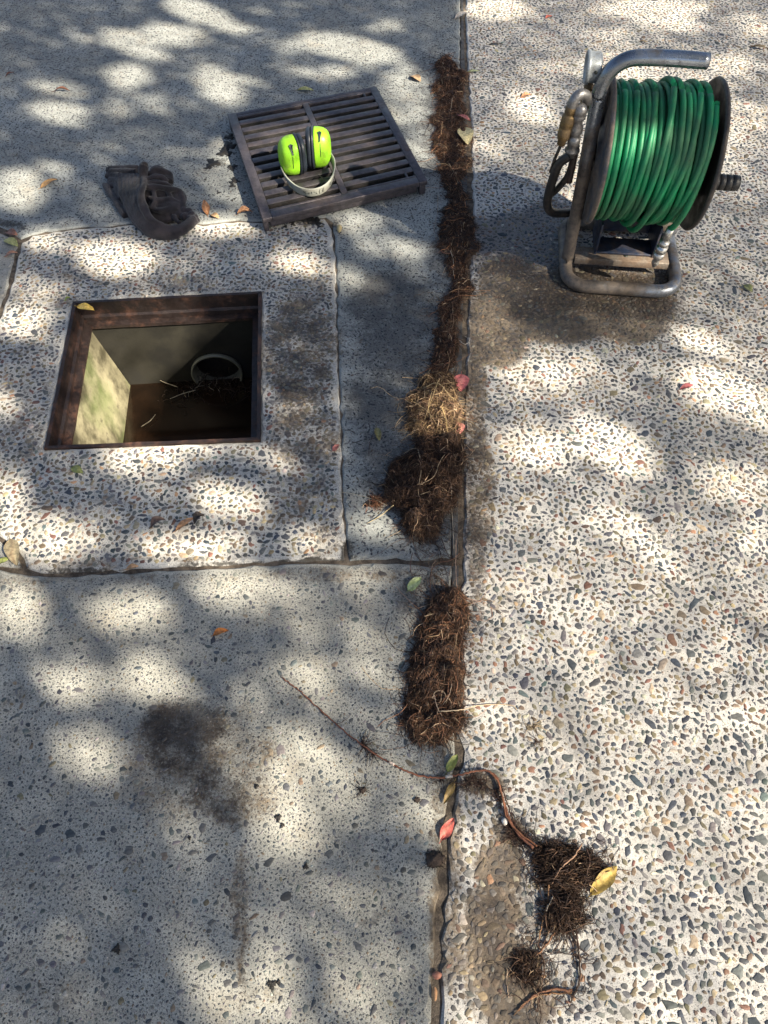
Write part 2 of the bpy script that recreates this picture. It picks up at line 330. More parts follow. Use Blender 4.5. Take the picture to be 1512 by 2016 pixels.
# ------------------------------------------------------------------ fields laid out on the ground
def field(px, py, ells, edge=1.35, soft=0.7):
    """largest of soft ellipses (cx, cy, rx, ry, tilt in degrees, amount)"""
    out = np.zeros_like(px)
    for cx, cy, rx, ry, an, am in ells:
        a = math.radians(an); dx = px - cx; dy = py - cy
        u = (dx * math.cos(a) + dy * math.sin(a)) / rx; v = (-dx * math.sin(a) + dy * math.cos(a)) / ry
        d = np.sqrt(u * u + v * v); out = np.maximum(out, am * np.clip((edge - d) / soft, 0, 1))
    return out
MUD = [(1180,610,170,66,0,.95),(1240,640,90,40,0,.9),(1000,560,80,60,0,.8),(70,590,110,26,0,.42),(240,1000,60,24,20,.42),(480,560,120,26,0,.45),(150,540,60,20,0,.40),(420,930,120,20,0,.38),(560,1000,60,40,0,.45),(1300,700,60,30,0,.3),(660,1130,200,18,0,.5),(40,1150,80,20,0,.45),(890,1750,30,260,0,.7),(700,480,40,60,0,.3),(60,1420,90,90,0,.25),(640,1430,80,60,0,.22),(730,1320,60,80,0,.2),(1080,1180,80,50,0,.28),(1010,1150,60,60,0,.4),(970,1230,40,70,0,.42),(1290,560,60,50,0,.6),(1015,600,95,62,0,1),(1100,640,115,38,0,1),(1255,600,85,42,0,.9),(980,680,62,45,0,1),(965,640,50,70,0,1),(935,780,28,110,0,.8),
       (945,960,36,150,0,.75),(940,1130,22,60,0,.6),(1150,560,150,40,0,.9),(1000,1640,42,40,0,.8),(985,1710,55,60,0,1),(972,1800,60,85,0,1),
       (985,1900,85,70,0,1),(1015,1975,80,60,0,1),(955,1545,55,28,0,.8),(925,1900,20,100,0,.7),(1010,870,30,24,0,.55),(1040,960,28,20,0,.4),
       (385,1500,190,140,0,.46),(370,1475,130,85,0,.62),(465,1570,90,75,0,.58),(470,1760,22,110,4,.6),(478,1900,12,110,2,.66),(330,1430,60,50,0,.7),(870,1600,34,150,0,.60),(862,1850,22,160,0,.7),
       (590,690,85,150,0,.62),(600,860,88,80,0,.62),(600,960,80,50,0,.50),(60,760,70,120,0,.44),(330,560,190,22,0,.5),(640,1060,50,50,0,.45),(300,925,60,18,0,.3),
       (150,1115,150,14,0,.5),(420,1100,290,10,0,.5),(300,1140,300,14,0,.4),(640,1140,240,12,0,.35),(620,620,60,90,0,.5),(35,860,70,60,0,.5),(730,560,60,100,0,.12),
       (700,1870,60,24,0,.3),(90,1950,90,50,0,.40),(520,1960,60,30,0,.34),(300,1700,90,60,0,.24),(520,440,110,14,0,.4),(850,1200,50,100,0,.42),(250,1260,70,20,0,.35)]
DAMP = [(1160,560,190,70,0,.8),(1010,480,110,70,0,.95),(600,760,60,120,0,.5),(1020,470,95,62,0,.95),(1075,430,70,40,0,.8),(1290,600,60,40,0,.8),(1120,590,200,60,0,.6),(775,610,112,92,0,.75),(790,710,112,62,0,.72),(735,790,70,62,0,.8),
        (800,860,115,95,0,.70),(770,950,70,50,0,.6),(870,260,55,160,0,.5),(840,140,40,50,0,.5),(870,600,40,200,0,.6),(360,1430,90,55,0,.9),(430,1560,70,60,0,.6),
        (345,1470,70,60,0,.7),(850,1000,70,120,0,.6),(835,1180,70,60,0,.65),(845,1370,60,130,0,.45),(1000,1830,90,150,0,.6),(730,1810,40,20,-20,.6),(935,1000,30,300,0,.6),
        (590,720,70,130,0,.5),(880,1470,30,30,0,.5),(560,1700,30,20,0,.2),(470,1750,30,120,0,.35),(60,1960,80,50,0,.35),(885,1740,22,60,0,.5),(640,1010,50,60,0,.4)]
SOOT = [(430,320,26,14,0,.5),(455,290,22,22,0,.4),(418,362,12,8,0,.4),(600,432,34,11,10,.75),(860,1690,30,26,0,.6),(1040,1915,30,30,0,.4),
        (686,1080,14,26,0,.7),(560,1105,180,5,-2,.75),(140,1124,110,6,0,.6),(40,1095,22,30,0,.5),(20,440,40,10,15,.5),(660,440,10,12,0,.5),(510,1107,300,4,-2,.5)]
def zf(x, y):      # the slabs are not perfectly flat
    return 0.0011 * np.sin(3.1 * x + 1.7 * y) * np.cos(2.3 * y - x) + 0.0004 * np.sin(17 * x) * np.sin(13 * y + 1)

def poly_px(pts): return [G(*p).to_2d() for p in pts]
def rough_outline(pts, step=0.02, amp=0.0022, closed=True):
    out = []
    n = len(pts)
    for i in range(n):
        a, b = pts[i], pts[(i + 1) % n]; L = (b - a).length
        st = step if (abs(a.x) < 2.5 and abs(b.x) < 2.5 and -0.4 < min(a.y, b.y) and max(a.y, b.y) < 4.6) else 0.5
        k = max(1, int(L / st)); nrm = Vector((-(b - a).y, (b - a).x)).normalized()
        for j in range(k):
            p = a.lerp(b, j / k)
            if st < 0.1: p = p + nrm * random.gauss(0, amp)
            out.append(p)
    return out
X0, X1, Y0, Y1, CELL = -2.0, 2.0, -0.3, 3.95, 0.0025
NX, NY = int((X1 - X0) / CELL), int((Y1 - Y0) / CELL)
def raster(poly):
    """boolean grid of cells inside the polygon (scanline)"""
    msk = np.zeros((NY, NX), bool); P = np.array([(p.x, p.y) for p in poly]); Q = np.roll(P, -1, axis=0)
    for r in range(NY):
        y = Y0 + (r + 0.5) * CELL; c = (P[:, 1] > y) != (Q[:, 1] > y)
        if not c.any(): continue
        xs = np.sort(P[c, 0] + (y - P[c, 1]) * (Q[c, 0] - P[c, 0]) / (Q[c, 1] - P[c, 1]))
        for a, b in zip(xs[::2], xs[1::2]):
            i0 = max(0, int((a - X0) / CELL)); i1 = min(NX, int((b - X0) / CELL))
            if i1 > i0: msk[r, i0:i1] = True
    return msk
def slab(name, outline, holes, mat, col, label, step=0.014, thick=0.055):
    """a concrete slab: rough outline, worn edge, thickness; finely divided where the photograph looks"""
    rings = [rough_outline(outline)] + [rough_outline(h, 0.03, 0.0006) for h in holes]
    msk = raster(rings[0])
    for h in rings[1:]: msk &= ~raster(h)
    pts = []; edges = []; nb = []
    for ri, R in enumerate(rings):
        area = sum(R[i].x * R[(i + 1) % len(R)].y - R[(i + 1) % len(R)].x * R[i].y for i in range(len(R)))
        sgn = (1 if area > 0 else -1) * (1 if ri == 0 else -1)
        s0 = len(pts)
        for i, p in enumerate(R):
            pts.append(p); edges.append((s0 + i, s0 + (i + 1) % len(R)))
        nb.append((s0, len(R), sgn))
    nbound = len(pts)
    for (s0, n, sgn) in nb:                                  # an inner line just inside the rim so that the edge rounds over
        R = pts[s0:s0 + n]
        for i in range(n):
            t = (R[(i + 1) % n] - R[i - 1]); nr = Vector((-t.y, t.x)).normalized() * sgn
            if -2 < R[i].x < 2: pts.append(R[i] + nr * random.uniform(0.003, 0.006))
    nin = len(pts)
    gx = np.arange(X0 + 0.01, X1, step); gy = np.arange(Y0 + 0.01, Y1, step)
    XX, YY = np.meshgrid(gx, gy); XX = (XX + RNG.uniform(-.3, .3, XX.shape) * step).ravel(); YY = (YY + RNG.uniform(-.3, .3, YY.shape) * step).ravel()
    from_edge = msk.copy(); kk = 5
    for s in (1, 2, 4): 
        from_edge[s:, :] &= msk[:-s, :]; from_edge[:-s, :] &= msk[s:, :]; from_edge[:, s:] &= msk[:, :-s]; from_edge[:, :-s] &= msk[:, s:]
    ix = np.clip(((XX - X0) / CELL).astype(int), 0, NX - 1); iy = np.clip(((YY - Y0) / CELL).astype(int), 0, NY - 1)
    ok = from_edge[iy, ix]; pts += [Vector((x, y)) for x, y in zip(XX[ok], YY[ok])]
    res = delaunay_2d_cdt(pts, edges, [], 1 if not holes else 2, 1e-6)
    vo, fo, orig = res[0], res[2], res[3]
    V = np.array([(v.x, v.y) for v in vo])
    isb = np.array([any(q < nbound for q in o) for o in orig])
    z = zf(V[:, 0], V[:, 1]); z[isb] -= 0.0035 + RNG.uniform(0, 0.0020, isb.sum())
    if holes:                                                # drop what lies in the hole
        def inside(c, R):
            s = False; n = len(R)
            for i in range(n):
                a, b = R[i], R[(i + 1) % n]
                if (a.y > c[1]) != (b.y > c[1]) and c[0] < a.x + (c[1] - a.y) * (b.x - a.x) / (b.y - a.y): s = not s
            return s
        hb = [(min(p.x for p in R), max(p.x for p in R), min(p.y for p in R), max(p.y for p in R)) for R in rings[1:]]
        keep = []
        for f in fo:
            c = V[list(f)].mean(axis=0)
            if any(b[0] < c[0] < b[1] and b[2] < c[1] < b[3] and inside(c, R) for b, R in zip(hb, rings[1:])): continue
            keep.append(f)
        fo = keep
    # side walls from the boundary edges of the sheet
    cnt = {}
    for f in fo:
        for i in range(len(f)):
            a, b = f[i], f[(i + 1) % len(f)]; cnt[(a, b)] = 1
    bnd = [(a, b) for (a, b) in cnt if (b, a) not in cnt]
    low = {}; verts = [(x, y, zz) for (x, y), zz in zip(V, z)]; faces = [tuple(f) for f in fo]
    for a, b in bnd:
        for q in (a, b):
            if q not in low: low[q] = len(verts); verts.append((V[q, 0], V[q, 1], -thick))
        faces.append((b, a, low[a], low[b]))
    VA = np.array(verts); px, py = to_px(VA[:, 0], np.maximum(VA[:, 1], -0.35), 0.0)
    S = np.stack([field(px, py, MUD), field(px, py, DAMP), field(px, py, SOOT)], 1)
    C = np.tile(np.array(col), (len(VA), 1))
    o = mesh_obj(name, verts, faces, mat, None, False, C, {'Stain': S})
    tag(o, label, kind='structure'); return o, from_edge, msk

# ---- pebbles
_gx, _gy = np.meshgrid(X0 + (np.arange(NX) + .5) * CELL, Y0 + (np.arange(NY) + .5) * CELL)
_px, _py = to_px(_gx, _gy); VIEW = (_px > -120) & (_px < 1632) & (_py > -90) & (_py < 2150)
PAL_A = [((0.075,0.079,0.084),6),((0.110,0.112,0.113),6),((0.170,0.165,0.155),4),((0.048,0.058,0.072),4),((0.140,0.102,0.076),4),((0.26,0.215,0.155),3.2),((0.17,0.092,0.070),1.4),
         ((0.36,0.28,0.175),1.4),((0.155,0.130,0.088),4),((0.46,0.41,0.33),.9),((0.11,0.135,0.130),.8),((0.34,0.20,0.12),.45)]
PAL_B = [((0.085,0.088,0.090),5),((0.125,0.128,0.126),5),((0.18,0.175,0.165),3),((0.055,0.062,0.070),3),((0.17,0.14,0.10),1.5),((0.30,0.29,0.27),.5)]
def palette(pal, n):
    c = np.array([p[0] for p in pal]); wgt = np.array([p[1] for p in pal], float); i = RNG.choice(len(pal), n, p=wgt / wgt.sum())
    return c[i] * RNG.uniform(0.72, 1.35, (n, 1)) * RNG.uniform(0.93, 1.07, (n, 3))
def scatter(allowed, sizes, tries=4, gap=0.0):
    """darts, large ones first, on the occupancy grid; returns x, y, r"""
    free = allowed & VIEW; ys, xs = np.nonzero(free); out = []
    if len(xs) == 0: return np.zeros((0, 3))
    sizes = np.sort(sizes)[::-1]
    for r in sizes:
        rc = int(round((r * 0.80 + gap) / CELL))
        for _ in range(tries):
            q = RNG.integers(len(xs)); cx, cy = xs[q], ys[q]
            if cx < rc or cy < rc or cx >= NX - rc or cy >= NY - rc: continue
            if rc == 0:
                if free[cy, cx]: free[cy, cx] = False; out.append((X0 + (cx + RNG.random()) * CELL, Y0 + (cy + RNG.random()) * CELL, r)); break
                continue
            blk = free[cy - rc:cy + rc + 1, cx - rc:cx + rc + 1]
            if not free[cy, cx] or not (blk[0, rc] and blk[-1, rc] and blk[rc, 0] and blk[rc, -1]): continue
            if not blk.all() and rc > 1 and blk.mean() < 0.9: continue
            free[cy - rc:cy + rc + 1, cx - rc:cx + rc + 1] = False
            out.append((X0 + (cx + RNG.random()) * CELL, Y0 + (cy + RNG.random()) * CELL, r)); break
    return np.array(out)
def pebble_arrays(P, K, tiers, elong=(1.0, 1.9), angular=0.3):
    """vertices (n, rings*K, 3) of pebbles set in the slab, rim below the surface, flat worn top"""
    n = len(P); a = (np.arange(K) + RNG.uniform(-.28, .28, (n, K))) * 2 * PI / K
    rad = 1 + RNG.uniform(-angular, angular * 0.55, (n, K)); e = RNG.uniform(*elong, n)[:, None]
    x = np.cos(a) * rad * np.sqrt(e); y = np.sin(a) * rad / np.sqrt(e); th = RNG.uniform(0, 2 * PI, n)[:, None]
    X = (x * np.cos(th) - y * np.sin(th)) * P[:, 2:3]; Y = (x * np.sin(th) + y * np.cos(th)) * P[:, 2:3]
    R = []
    hgt = RNG.uniform(0.6, 1.5, n)[:, None]
    for sc, z in tiers:
        px_ = P[:, 0:1] + X * sc; py_ = P[:, 1:2] + Y * sc
        R.append(np.stack([px_, py_, zf(px_, py_) + z * hgt], -1))
    return np.concatenate(R, 1)
def pebble_faces(K, T):
    F = []
    for t in range(T - 1):
        for k in range(K): F.append([t * K + k, t * K + (k + 1) % K, (t + 1) * K + (k + 1) % K, (t + 1) * K + k])
    F.append([(T - 1) * K + k for k in range(K)]); return F
def pebble_stuff(name, V, K, T, cols, parent):
    n = len(V); F = pebble_faces(K, T); loops = np.array([i for f in F for i in f]); tot = np.array([len(f) for f in F]); L = len(loops)
    st = np.concatenate([[0], np.cumsum(tot)[:-1]])
    Lp = (np.arange(n)[:, None] * V.shape[1] + loops[None]).ravel(); S = (np.arange(n)[:, None] * L + st[None]).ravel(); Tt = np.tile(tot, n)
    o = np_mesh(name, V.reshape(-1, 3), Lp, S, Tt, M['pebble'], parent, np.repeat(cols, V.shape[1], axis=0), False)
    tag(o, kind='stuff'); return o
def dirty(P, cols):
    px, py = to_px(P[:, 0], P[:, 1]); f = np.clip((field(px, py, MUD) - 0.32) * 2.4, 0, 1)[:, None] * RNG.uniform(0.35, 0.85, (len(P), 1))
    d = np.clip(field(px, py, DAMP) - 0.3, 0, 1)[:, None]
    cols = cols * (1 - f) + np.array([0.115, 0.086, 0.058]) * RNG.uniform(0.7, 1.3, (len(P), 1)) * f
    return cols * (1 - 0.65 * d)
def px_size(P):
    z = CAM_H; ww = P[:, 1] * cT + z * sT; return P[:, 2] * 2 * FOC / ww
def in_view(P, mg=60):
    px, py = to_px(P[:, 0], P[:, 1]); return (px > -mg) & (px < 1512 + mg) & (py > -mg) & (py < 2016 + mg)
def stones(parent, allowed, sizes, pal, big, elong, angular, bury=0.0):
    P = scatter(allowed, sizes); P = P[in_view(P, 140)]
    cols = dirty(P, palette(pal, len(P)))
    s = px_size(P) * in_view(P, 0); order = np.argsort(-s); top = order[:big]; top = top[s[top] > 9]; rest = np.setdiff1d(order, top)
    V = pebble_arrays(P[top], 9, [(1.03, -0.0015), (0.97, 0.0004), (0.80, 0.0010), (0.45, 0.0013)], elong, angular)
    F = pebble_faces(9, 4)
    for i in range(len(top)):
        c = V[i].mean(0); o = mesh_obj('pebble', V[i] - c, F, M['pebble'], parent, False, cols[top[i]]); o.location = c
    mid = rest[P[rest, 2] > 0.0030]; sm = rest[P[rest, 2] <= 0.0030]
    V = pebble_arrays(P[mid], 8, [(1.02, -0.0012), (0.95, 0.0004), (0.70, 0.0008)], elong, angular); pebble_stuff('small_pebbles', V, 8, 3, cols[mid], parent)
    if len(sm):
        V = pebble_arrays(P[sm], 5, [(1.0, -0.0006), (0.9, 0.0003)], elong, angular); pebble_stuff('fine_chips', V, 5, 2, cols[sm], parent)

# ------------------------------------------------------------------ ground sheet (soil under the slabs, with the pit left open)
FR = [G(145, 595), G(515, 575), G(513, 868), G(88, 885)]     # outer corners of the pit frame: back left, back right, front right, front left
FRc = sum(FR, Vector()) / 4
def inset(k, z=0.0):      # rectangle k metres inside the frame's outer edge
    out = []
    for i in range(4):
        p = FR[i]; a = (FR[i - 1] - p).normalized(); b = (FR[(i + 1) % 4] - p).normalized(); q = p + (a + b) * k; q.z = z; out.append(q)
    return out
hole = inset(-0.03)
gx0, gx1 = min(p.x for p in hole), max(p.x for p in hole); gy0, gy1 = min(p.y for p in hole), max(p.y for p in hole)
XS = [-60, -6, gx0, gx1, 6, 60]; YS = [-60, -6, gy0, gy1, 8, 60]
gv = [(x, y, -0.0058) for y in YS for x in XS]; gf = []
for j in range(5):
    for i in range(5):
        if not (i == 2 and j == 2): gf.append((j * 6 + i, j * 6 + i + 1, (j + 1) * 6 + i + 1, (j + 1) * 6 + i))
tag(mesh_obj('ground', gv, gf, M['soil'], None, False), 'dark soil showing in the joints between the concrete slabs', kind='structure')

# ------------------------------------------------------------------ slabs
BIG = 9.0
right_edge = [(917,-40),(918,60),(920,110),(926,200),(930,300),(932,380),(931,450),(925,560),(921,640),(919,720),(916,790),(914,860),(914,960),(913,1060),(912,1160),(910,1260),(909,1360),(908,1440),(917,1478),(905,1530),(890,1600),(884,1680),(882,1760),(872,1850),(868,1940),(868,2010),(866,2100)]
re_w = poly_px(right_edge)
R_out = [Vector((0.30, BIG))] + re_w + [Vector((0.10, -6)), Vector((BIG, -6)), Vector((BIG, BIG))]
up_edge = [(906,-40),(906,60),(905,120),(904,220),(903,320),(902,420),(899,520),(895,620),(893,720),(891,800),(889,900),(888,1000),(888,1098)]
UL_out = [Vector((0.27, BIG))] + poly_px(up_edge + [(850,1101),(800,1099),(740,1100),(690,1102),(683,1080),(677,1000),(674,930),(672,840),(668,740),(666,640),(663,540),(661,470),(653,438),(642,426),(600,426),(520,435),(470,431),(400,439),(330,433),(230,441),(130,449),(60,460),(38,470),(20,452),(-30,438)]) + [Vector((-BIG, G(-30,438).y)), Vector((-BIG, BIG))]
LL_edge = [(889,1112),(888,1200),(889,1300),(893,1400),(898,1450),(893,1510),(878,1570),(868,1630),(866,1700),(862,1780),(854,1850),(848,1930),(846,2010),(844,2100)]
LL_out = poly_px(LL_edge) + [Vector((0.05, -6)), Vector((-BIG, -6)), Vector((-BIG, G(-40,1125).y))] + poly_px([(-40,1118),(0,1122),(40,1130),(75,1136),(200,1131),(330,1122),(500,1114),(560,1110),(640,1108),(690,1110),(760,1109),(840,1112)])
PT_out = poly_px([(42,478),(64,464),(132,452),(232,444),(332,437),(400,443),(470,435),(520,439),(600,430),(638,431),(649,441),(657,472),(660,540),(663,640),(666,740),(670,840),(672,930),(675,1000),(680,1075),(678,1101),(640,1101),(560,1103),(500,1107),(330,1115),(200,1124),(78,1128),(52,1118),(38,1085),(16,1062),(-20,1040),(-60,1000),(-75,900),(-40,760),(-5,640),(22,560)])
SD_out = [Vector((-BIG, G(-30,446).y))] + poly_px([(-30,446),(15,461),(32,476),(14,560),(-14,640),(-50,760),(-86,900),(-70,1005),(-25,1050),(10,1070),(30,1092),(42,1120),(0,1114),(-40,1110)]) + [Vector((-BIG, G(-40,1110).y))]
pR, aR, _ = slab('pavement', R_out, [], M['agg'], (0.54, 0.515, 0.475), 'pale exposed aggregate slab of coloured pebbles right of the joint')
pU, aU, _ = slab('pavement', UL_out, [], M['smooth'], (0.300, 0.312, 0.297), 'smooth grey concrete slab under the grate and beside the pit')
pL, aL, _ = slab('pavement', LL_out, [], M['smooth'], (0.345, 0.338, 0.300), 'worn grey concrete slab with brown stains at lower left')
pP, aP, _ = slab('pavement', PT_out, [[p.to_2d() for p in FR]], M['agg'], (0.54, 0.515, 0.465), 'white pebbled concrete panel cast around the open pit')
pS, aS, _ = slab('pavement', SD_out, [], M['smooth'], (0.33, 0.325, 0.30), 'narrow grey concrete sliver at the left edge')

def sizes(n, lo, hi, p=2.2): return lo + (hi - lo) * RNG.random(n) ** p
stones(pR, aR, np.concatenate([sizes(84000, 0.0013, 0.0070, 1.55), sizes(1300, 0.0066, 0.0125, 1.6)]), PAL_A, 300, (1.0, 2.2), 0.40)
stones(pP, aP, np.concatenate([sizes(16500, 0.0012, 0.0070, 1.75), sizes(200, 0.0066, 0.011)]), PAL_A, 300, (1.0, 2.1), 0.36)
stones(pL, aL, np.concatenate([sizes(34000, 0.0009, 0.0030, 1.7), sizes(1600, 0.0028, 0.0062, 1.9), sizes(110, 0.006, 0.010, 1.4)]), PAL_B, 200, (1.0, 2.2), 0.40)
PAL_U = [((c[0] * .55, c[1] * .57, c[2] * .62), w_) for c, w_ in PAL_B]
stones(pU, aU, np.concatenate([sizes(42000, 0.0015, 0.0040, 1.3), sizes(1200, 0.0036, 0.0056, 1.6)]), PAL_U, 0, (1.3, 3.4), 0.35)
stones(pS, aS, sizes(300, 0.0016, 0.0042, 1.2), PAL_B, 0, (1.3, 3.0), 0.35)

# ------------------------------------------------------------------ joint: grey filler strip and dark gap
def strip(name, L, R, z0, z1, mat, label=None, kind='structure'):
    V = []; F = []
    n = len(L)
    for a, b in zip(L, R):
        V += [(a.x, a.y, z0), (a.x, a.y, z1 + random.uniform(-.001, .001)), (b.x, b.y, z1 + random.uniform(-.001, .001)), (b.x, b.y, z0)]
    for i in range(n - 1):
        for k in range(3): F.append((i * 4 + k, i * 4 + k + 1, i * 4 + 5 + k, i * 4 + 4 + k))
    o = mesh_obj(name, V, F, mat, None, False)
    if label: tag(o, label, kind=kind)
    return o
def dense(pts, n=10): return [p.to_2d() for p in smooth_path([G(*q) for q in pts], n)]
A = dense([(x + 2, y) for x, y in up_edge]); B = dense([(min(x + 17, r), y) for (x, y), r in zip(up_edge, [912,913,915,919,921,921,915,911,909,906,904,902,902])])
strip('joint_filler', A, B, -0.02, -0.0025, M['filler'], 'grey joint filler strip running down between the slabs')
A = dense([(891,1112),(891,1200),(891,1300),(895,1400),(900,1455)]); B = dense([(903,1112),(902,1200),(900,1300),(901,1400),(904,1455)])
strip('joint_filler', A, B, -0.02, -0.003, M['filler'], 'lower run of grey joint filler beside the long root mat')

# ------------------------------------------------------------------ drain pit: frame, walls, pipe, muddy water
pit = empty('drain_pit', (FRc.x, FRc.y, 0)); tag(pit, 'open square drain pit with rusty steel frame and muddy water inside', 'drain pit')
off = Vector((FRc.x, FRc.y, 0))
WATER_Z = -0.325
prof = [(0.000, -0.070), (0.000, 0.0035), (0.009, 0.0035), (0.010, -0.040), (0.016, -0.046), (0.016, -0.062), (0.034, -0.064), (0.034, -0.074), (0.006, -0.074)]
rings = [inset(k, z) for k, z in prof]
for s in range(4):
    V = []; F = []; n = 14
    for i in range(n + 1):
        for R in rings:
            p = R[s].lerp(R[(s + 1) % 4], i / n) - off; V.append(p + Vector((random.uniform(-1, 1), random.uniform(-1, 1), random.uniform(-1, 1))) * 0.0007)
    m_ = len(rings)
    for i in range(n):
        for j in range(m_ - 1): F.append((i * m_ + j, i * m_ + j + 1, (i + 1) * m_ + j + 1, (i + 1) * m_ + j))
    fo_ = mesh_obj('frame_side', V, F, M['rust'], pit, False)
    b_ = bmesh.new(); b_.from_mesh(fo_.data); bmesh.ops.recalc_face_normals(b_, faces=b_.faces[:]); b_.to_mesh(fo_.data); b_.free()
wi = inset(0.020); wo_ = inset(-0.05)
pipe_c = None
for s in range(4):
    bm = bmesh.new()
    a, b, c, d = wi[s] - off, wi[(s + 1) % 4] - off, wo_[(s + 1) % 4] - off, wo_[s] - off; lean = Vector((.075, 0, 0)) if s == 3 else Vector((0, 0, 0))
    if s != 0:
        vs = [bm.verts.new((p.x + (lean.x if z < -.1 else 0), p.y, z)) for z in (-0.0745, -0.42) for p in (a, b, c, d)]
        for f in ((0, 1, 2, 3), (7, 6, 5, 4), (0, 4, 5, 1), (1, 5, 6, 2), (2, 6, 7, 3), (3, 7, 4, 0)): bm.faces.new([vs[i] for i in f])
    else:                                                    # back wall, with the round pipe hole cut through it
        t = (b - a); L = t.length; t.normalize(); nrm = Vector((-t.y, t.x, 0)); PR = 0.081
        # the pipe centre along the wall
        q = G(427, 745, WATER_Z + 0.035) - off; pc = (q - a).dot(t); pz = WATER_Z + 0.035
        N = 32; ring = [(pc + PR * math.cos(2 * PI * k / N), pz + PR * math.sin(2 * PI * k / N)) for k in range(N)]
        z0, z1 = -0.0745, -0.42
        def bp(k):
            cx, cz = math.cos(2 * PI * k / N), math.sin(2 * PI * k / N)
            tt = []
            if cx > 1e-6: tt.append((L - pc) / cx)
            if cx < -1e-6: tt.append(-pc / cx)
            if cz > 1e-6: tt.append((z0 - pz) / cz)
            if cz < -1e-6: tt.append((z1 - pz) / cz)
            r_ = min(tt); return (pc + r_ * cx, pz + r_ * cz)
        outr = [bp(k) for k in range(N)]
        for (cx_, cz_) in ((0, z0), (L, z0), (L, z1), (0, z1)):
            k = min(range(N), key=lambda i: (outr[i][0] - cx_) ** 2 + (outr[i][1] - cz_) ** 2); outr[k] = (cx_, cz_)
        def w3(sx, z, dd): p = a + t * sx + nrm * dd; return bm.verts.new((p.x, p.y, z))
        sgn = 1 if (d - a).dot(nrm) > 0 else -1
        A_ = [w3(x, z, 0) for x, z in ring]; B_ = [w3(x, z, 0) for x, z in outr]; C_ = [w3(x, z, 0.07 * sgn) for x, z in ring]
        for k in range(N):
            bm.faces.new((A_[k], A_[(k + 1) % N], B_[(k + 1) % N], B_[k])); bm.faces.new((A_[k], C_[k], C_[(k + 1) % N], A_[(k + 1) % N]))
        pipe_c = (a + t * pc, nrm * sgn, pz, PR)
    bmesh.ops.recalc_face_normals(bm, faces=bm.faces[:])
    from_bm('pit_wall', bm, M['pitwall' if s == 3 else 'shadewall'], pit, False)  # sunlit left wall keeps its pale colour, the others get painted shade
bm = bmesh.new(); pcv, pn, pz, PR = pipe_c; c0 = Vector((pcv.x, pcv.y, pz))
add_lathe(bm, c0 - pn * 0.014, pn, [(.012, PR - .0005), (0, PR - 0.0005), (0, PR - 0.006), (0.30, PR - 0.007), (0.30, 0.0)], 40, False)
pp = from_bm('pipe', bm, M['pvc'], pit)
bm = bmesh.new(); add_lathe(bm, c0 + pn * .035 - Vector((0, 0, .012)), pn, [(0, 0), (.006, .03), (.012, PR - .012), (.10, PR - .008), (.10, 0)], 32); from_bm('shade_plug', bm, M['wetmud'], pp)  # added black plug that paints the shade inside the pipe
bm = bmesh.new(); q = [p - off for p in inset(0.021, WATER_Z)]; bm.faces.new([bm.verts.new(p) for p in reversed(q)]); from_bm('water', bm, M['water'], pit, False)

# ------------------------------------------------------------------ iron grate
gc = [G(447,222,.05), G(741,167,.05), G(842,353,.05), G(517,430,.05)]
gcen = sum(gc, Vector()) / 4; gcen.z = 0
ux = ((gc[1] - gc[0]) + (gc[2] - gc[3])).normalized(); gw, gd = 0.574, 0.562; grz = math.atan2(ux.y, ux.x)
uy_ = ((gc[0] - gc[3]) + (gc[1] - gc[2])).normalized()
grate = empty('iron_grate', (gcen.x, gcen.y, 0.004), 0); tag(grate, 'square cast iron drain grate with two rows of slots lying on the concrete', 'grate')
# bilinear frame: u,v in 0..1 from the front left corner
def gp(u, v, z):
    a = gc[3].lerp(gc[2], u); b = gc[0].lerp(gc[1], u); p = a.lerp(b, v) - gcen; return Vector((p.x, p.y, z))
def gbox(u0, u1, v0, v1, z0, z1, name, bev=0.0022, par=None):
    bm = bmesh.new(); vs = [bm.verts.new(gp(u, v, z)) for z in (z0, z1) for (u, v) in ((u0, v0), (u1, v0), (u1, v1), (u0, v1))]
    for f in ((3, 2, 1, 0), (4, 5, 6, 7), (0, 1, 5, 4), (1, 2, 6, 5), (2, 3, 7, 6), (3, 0, 4, 7)): bm.faces.new([vs[i] for i in f])
    o = from_bm(name, bm, M['cast'], par or grate, True, bev, 2)
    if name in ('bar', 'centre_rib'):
        o.data.materials.append(M['slot_shade'])  # slot shade painted onto the upright faces of bars and rib
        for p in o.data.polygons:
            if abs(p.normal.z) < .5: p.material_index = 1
    return o
ZT = 0.042; ZB = 0.026
eL, eR, eT, eB = 0.055, 0.052, 0.035, 0.055
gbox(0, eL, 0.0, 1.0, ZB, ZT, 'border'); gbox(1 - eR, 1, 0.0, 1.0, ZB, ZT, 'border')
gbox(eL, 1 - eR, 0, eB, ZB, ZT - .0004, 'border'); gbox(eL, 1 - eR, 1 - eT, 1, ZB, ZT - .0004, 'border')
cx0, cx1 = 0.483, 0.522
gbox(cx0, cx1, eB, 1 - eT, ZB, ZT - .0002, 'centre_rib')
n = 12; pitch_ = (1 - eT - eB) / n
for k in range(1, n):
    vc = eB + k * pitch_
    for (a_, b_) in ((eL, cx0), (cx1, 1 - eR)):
        gbox(a_, b_, vc - pitch_ * 0.30, vc + pitch_ * 0.30, ZB - .010, ZT - .0006, 'bar')
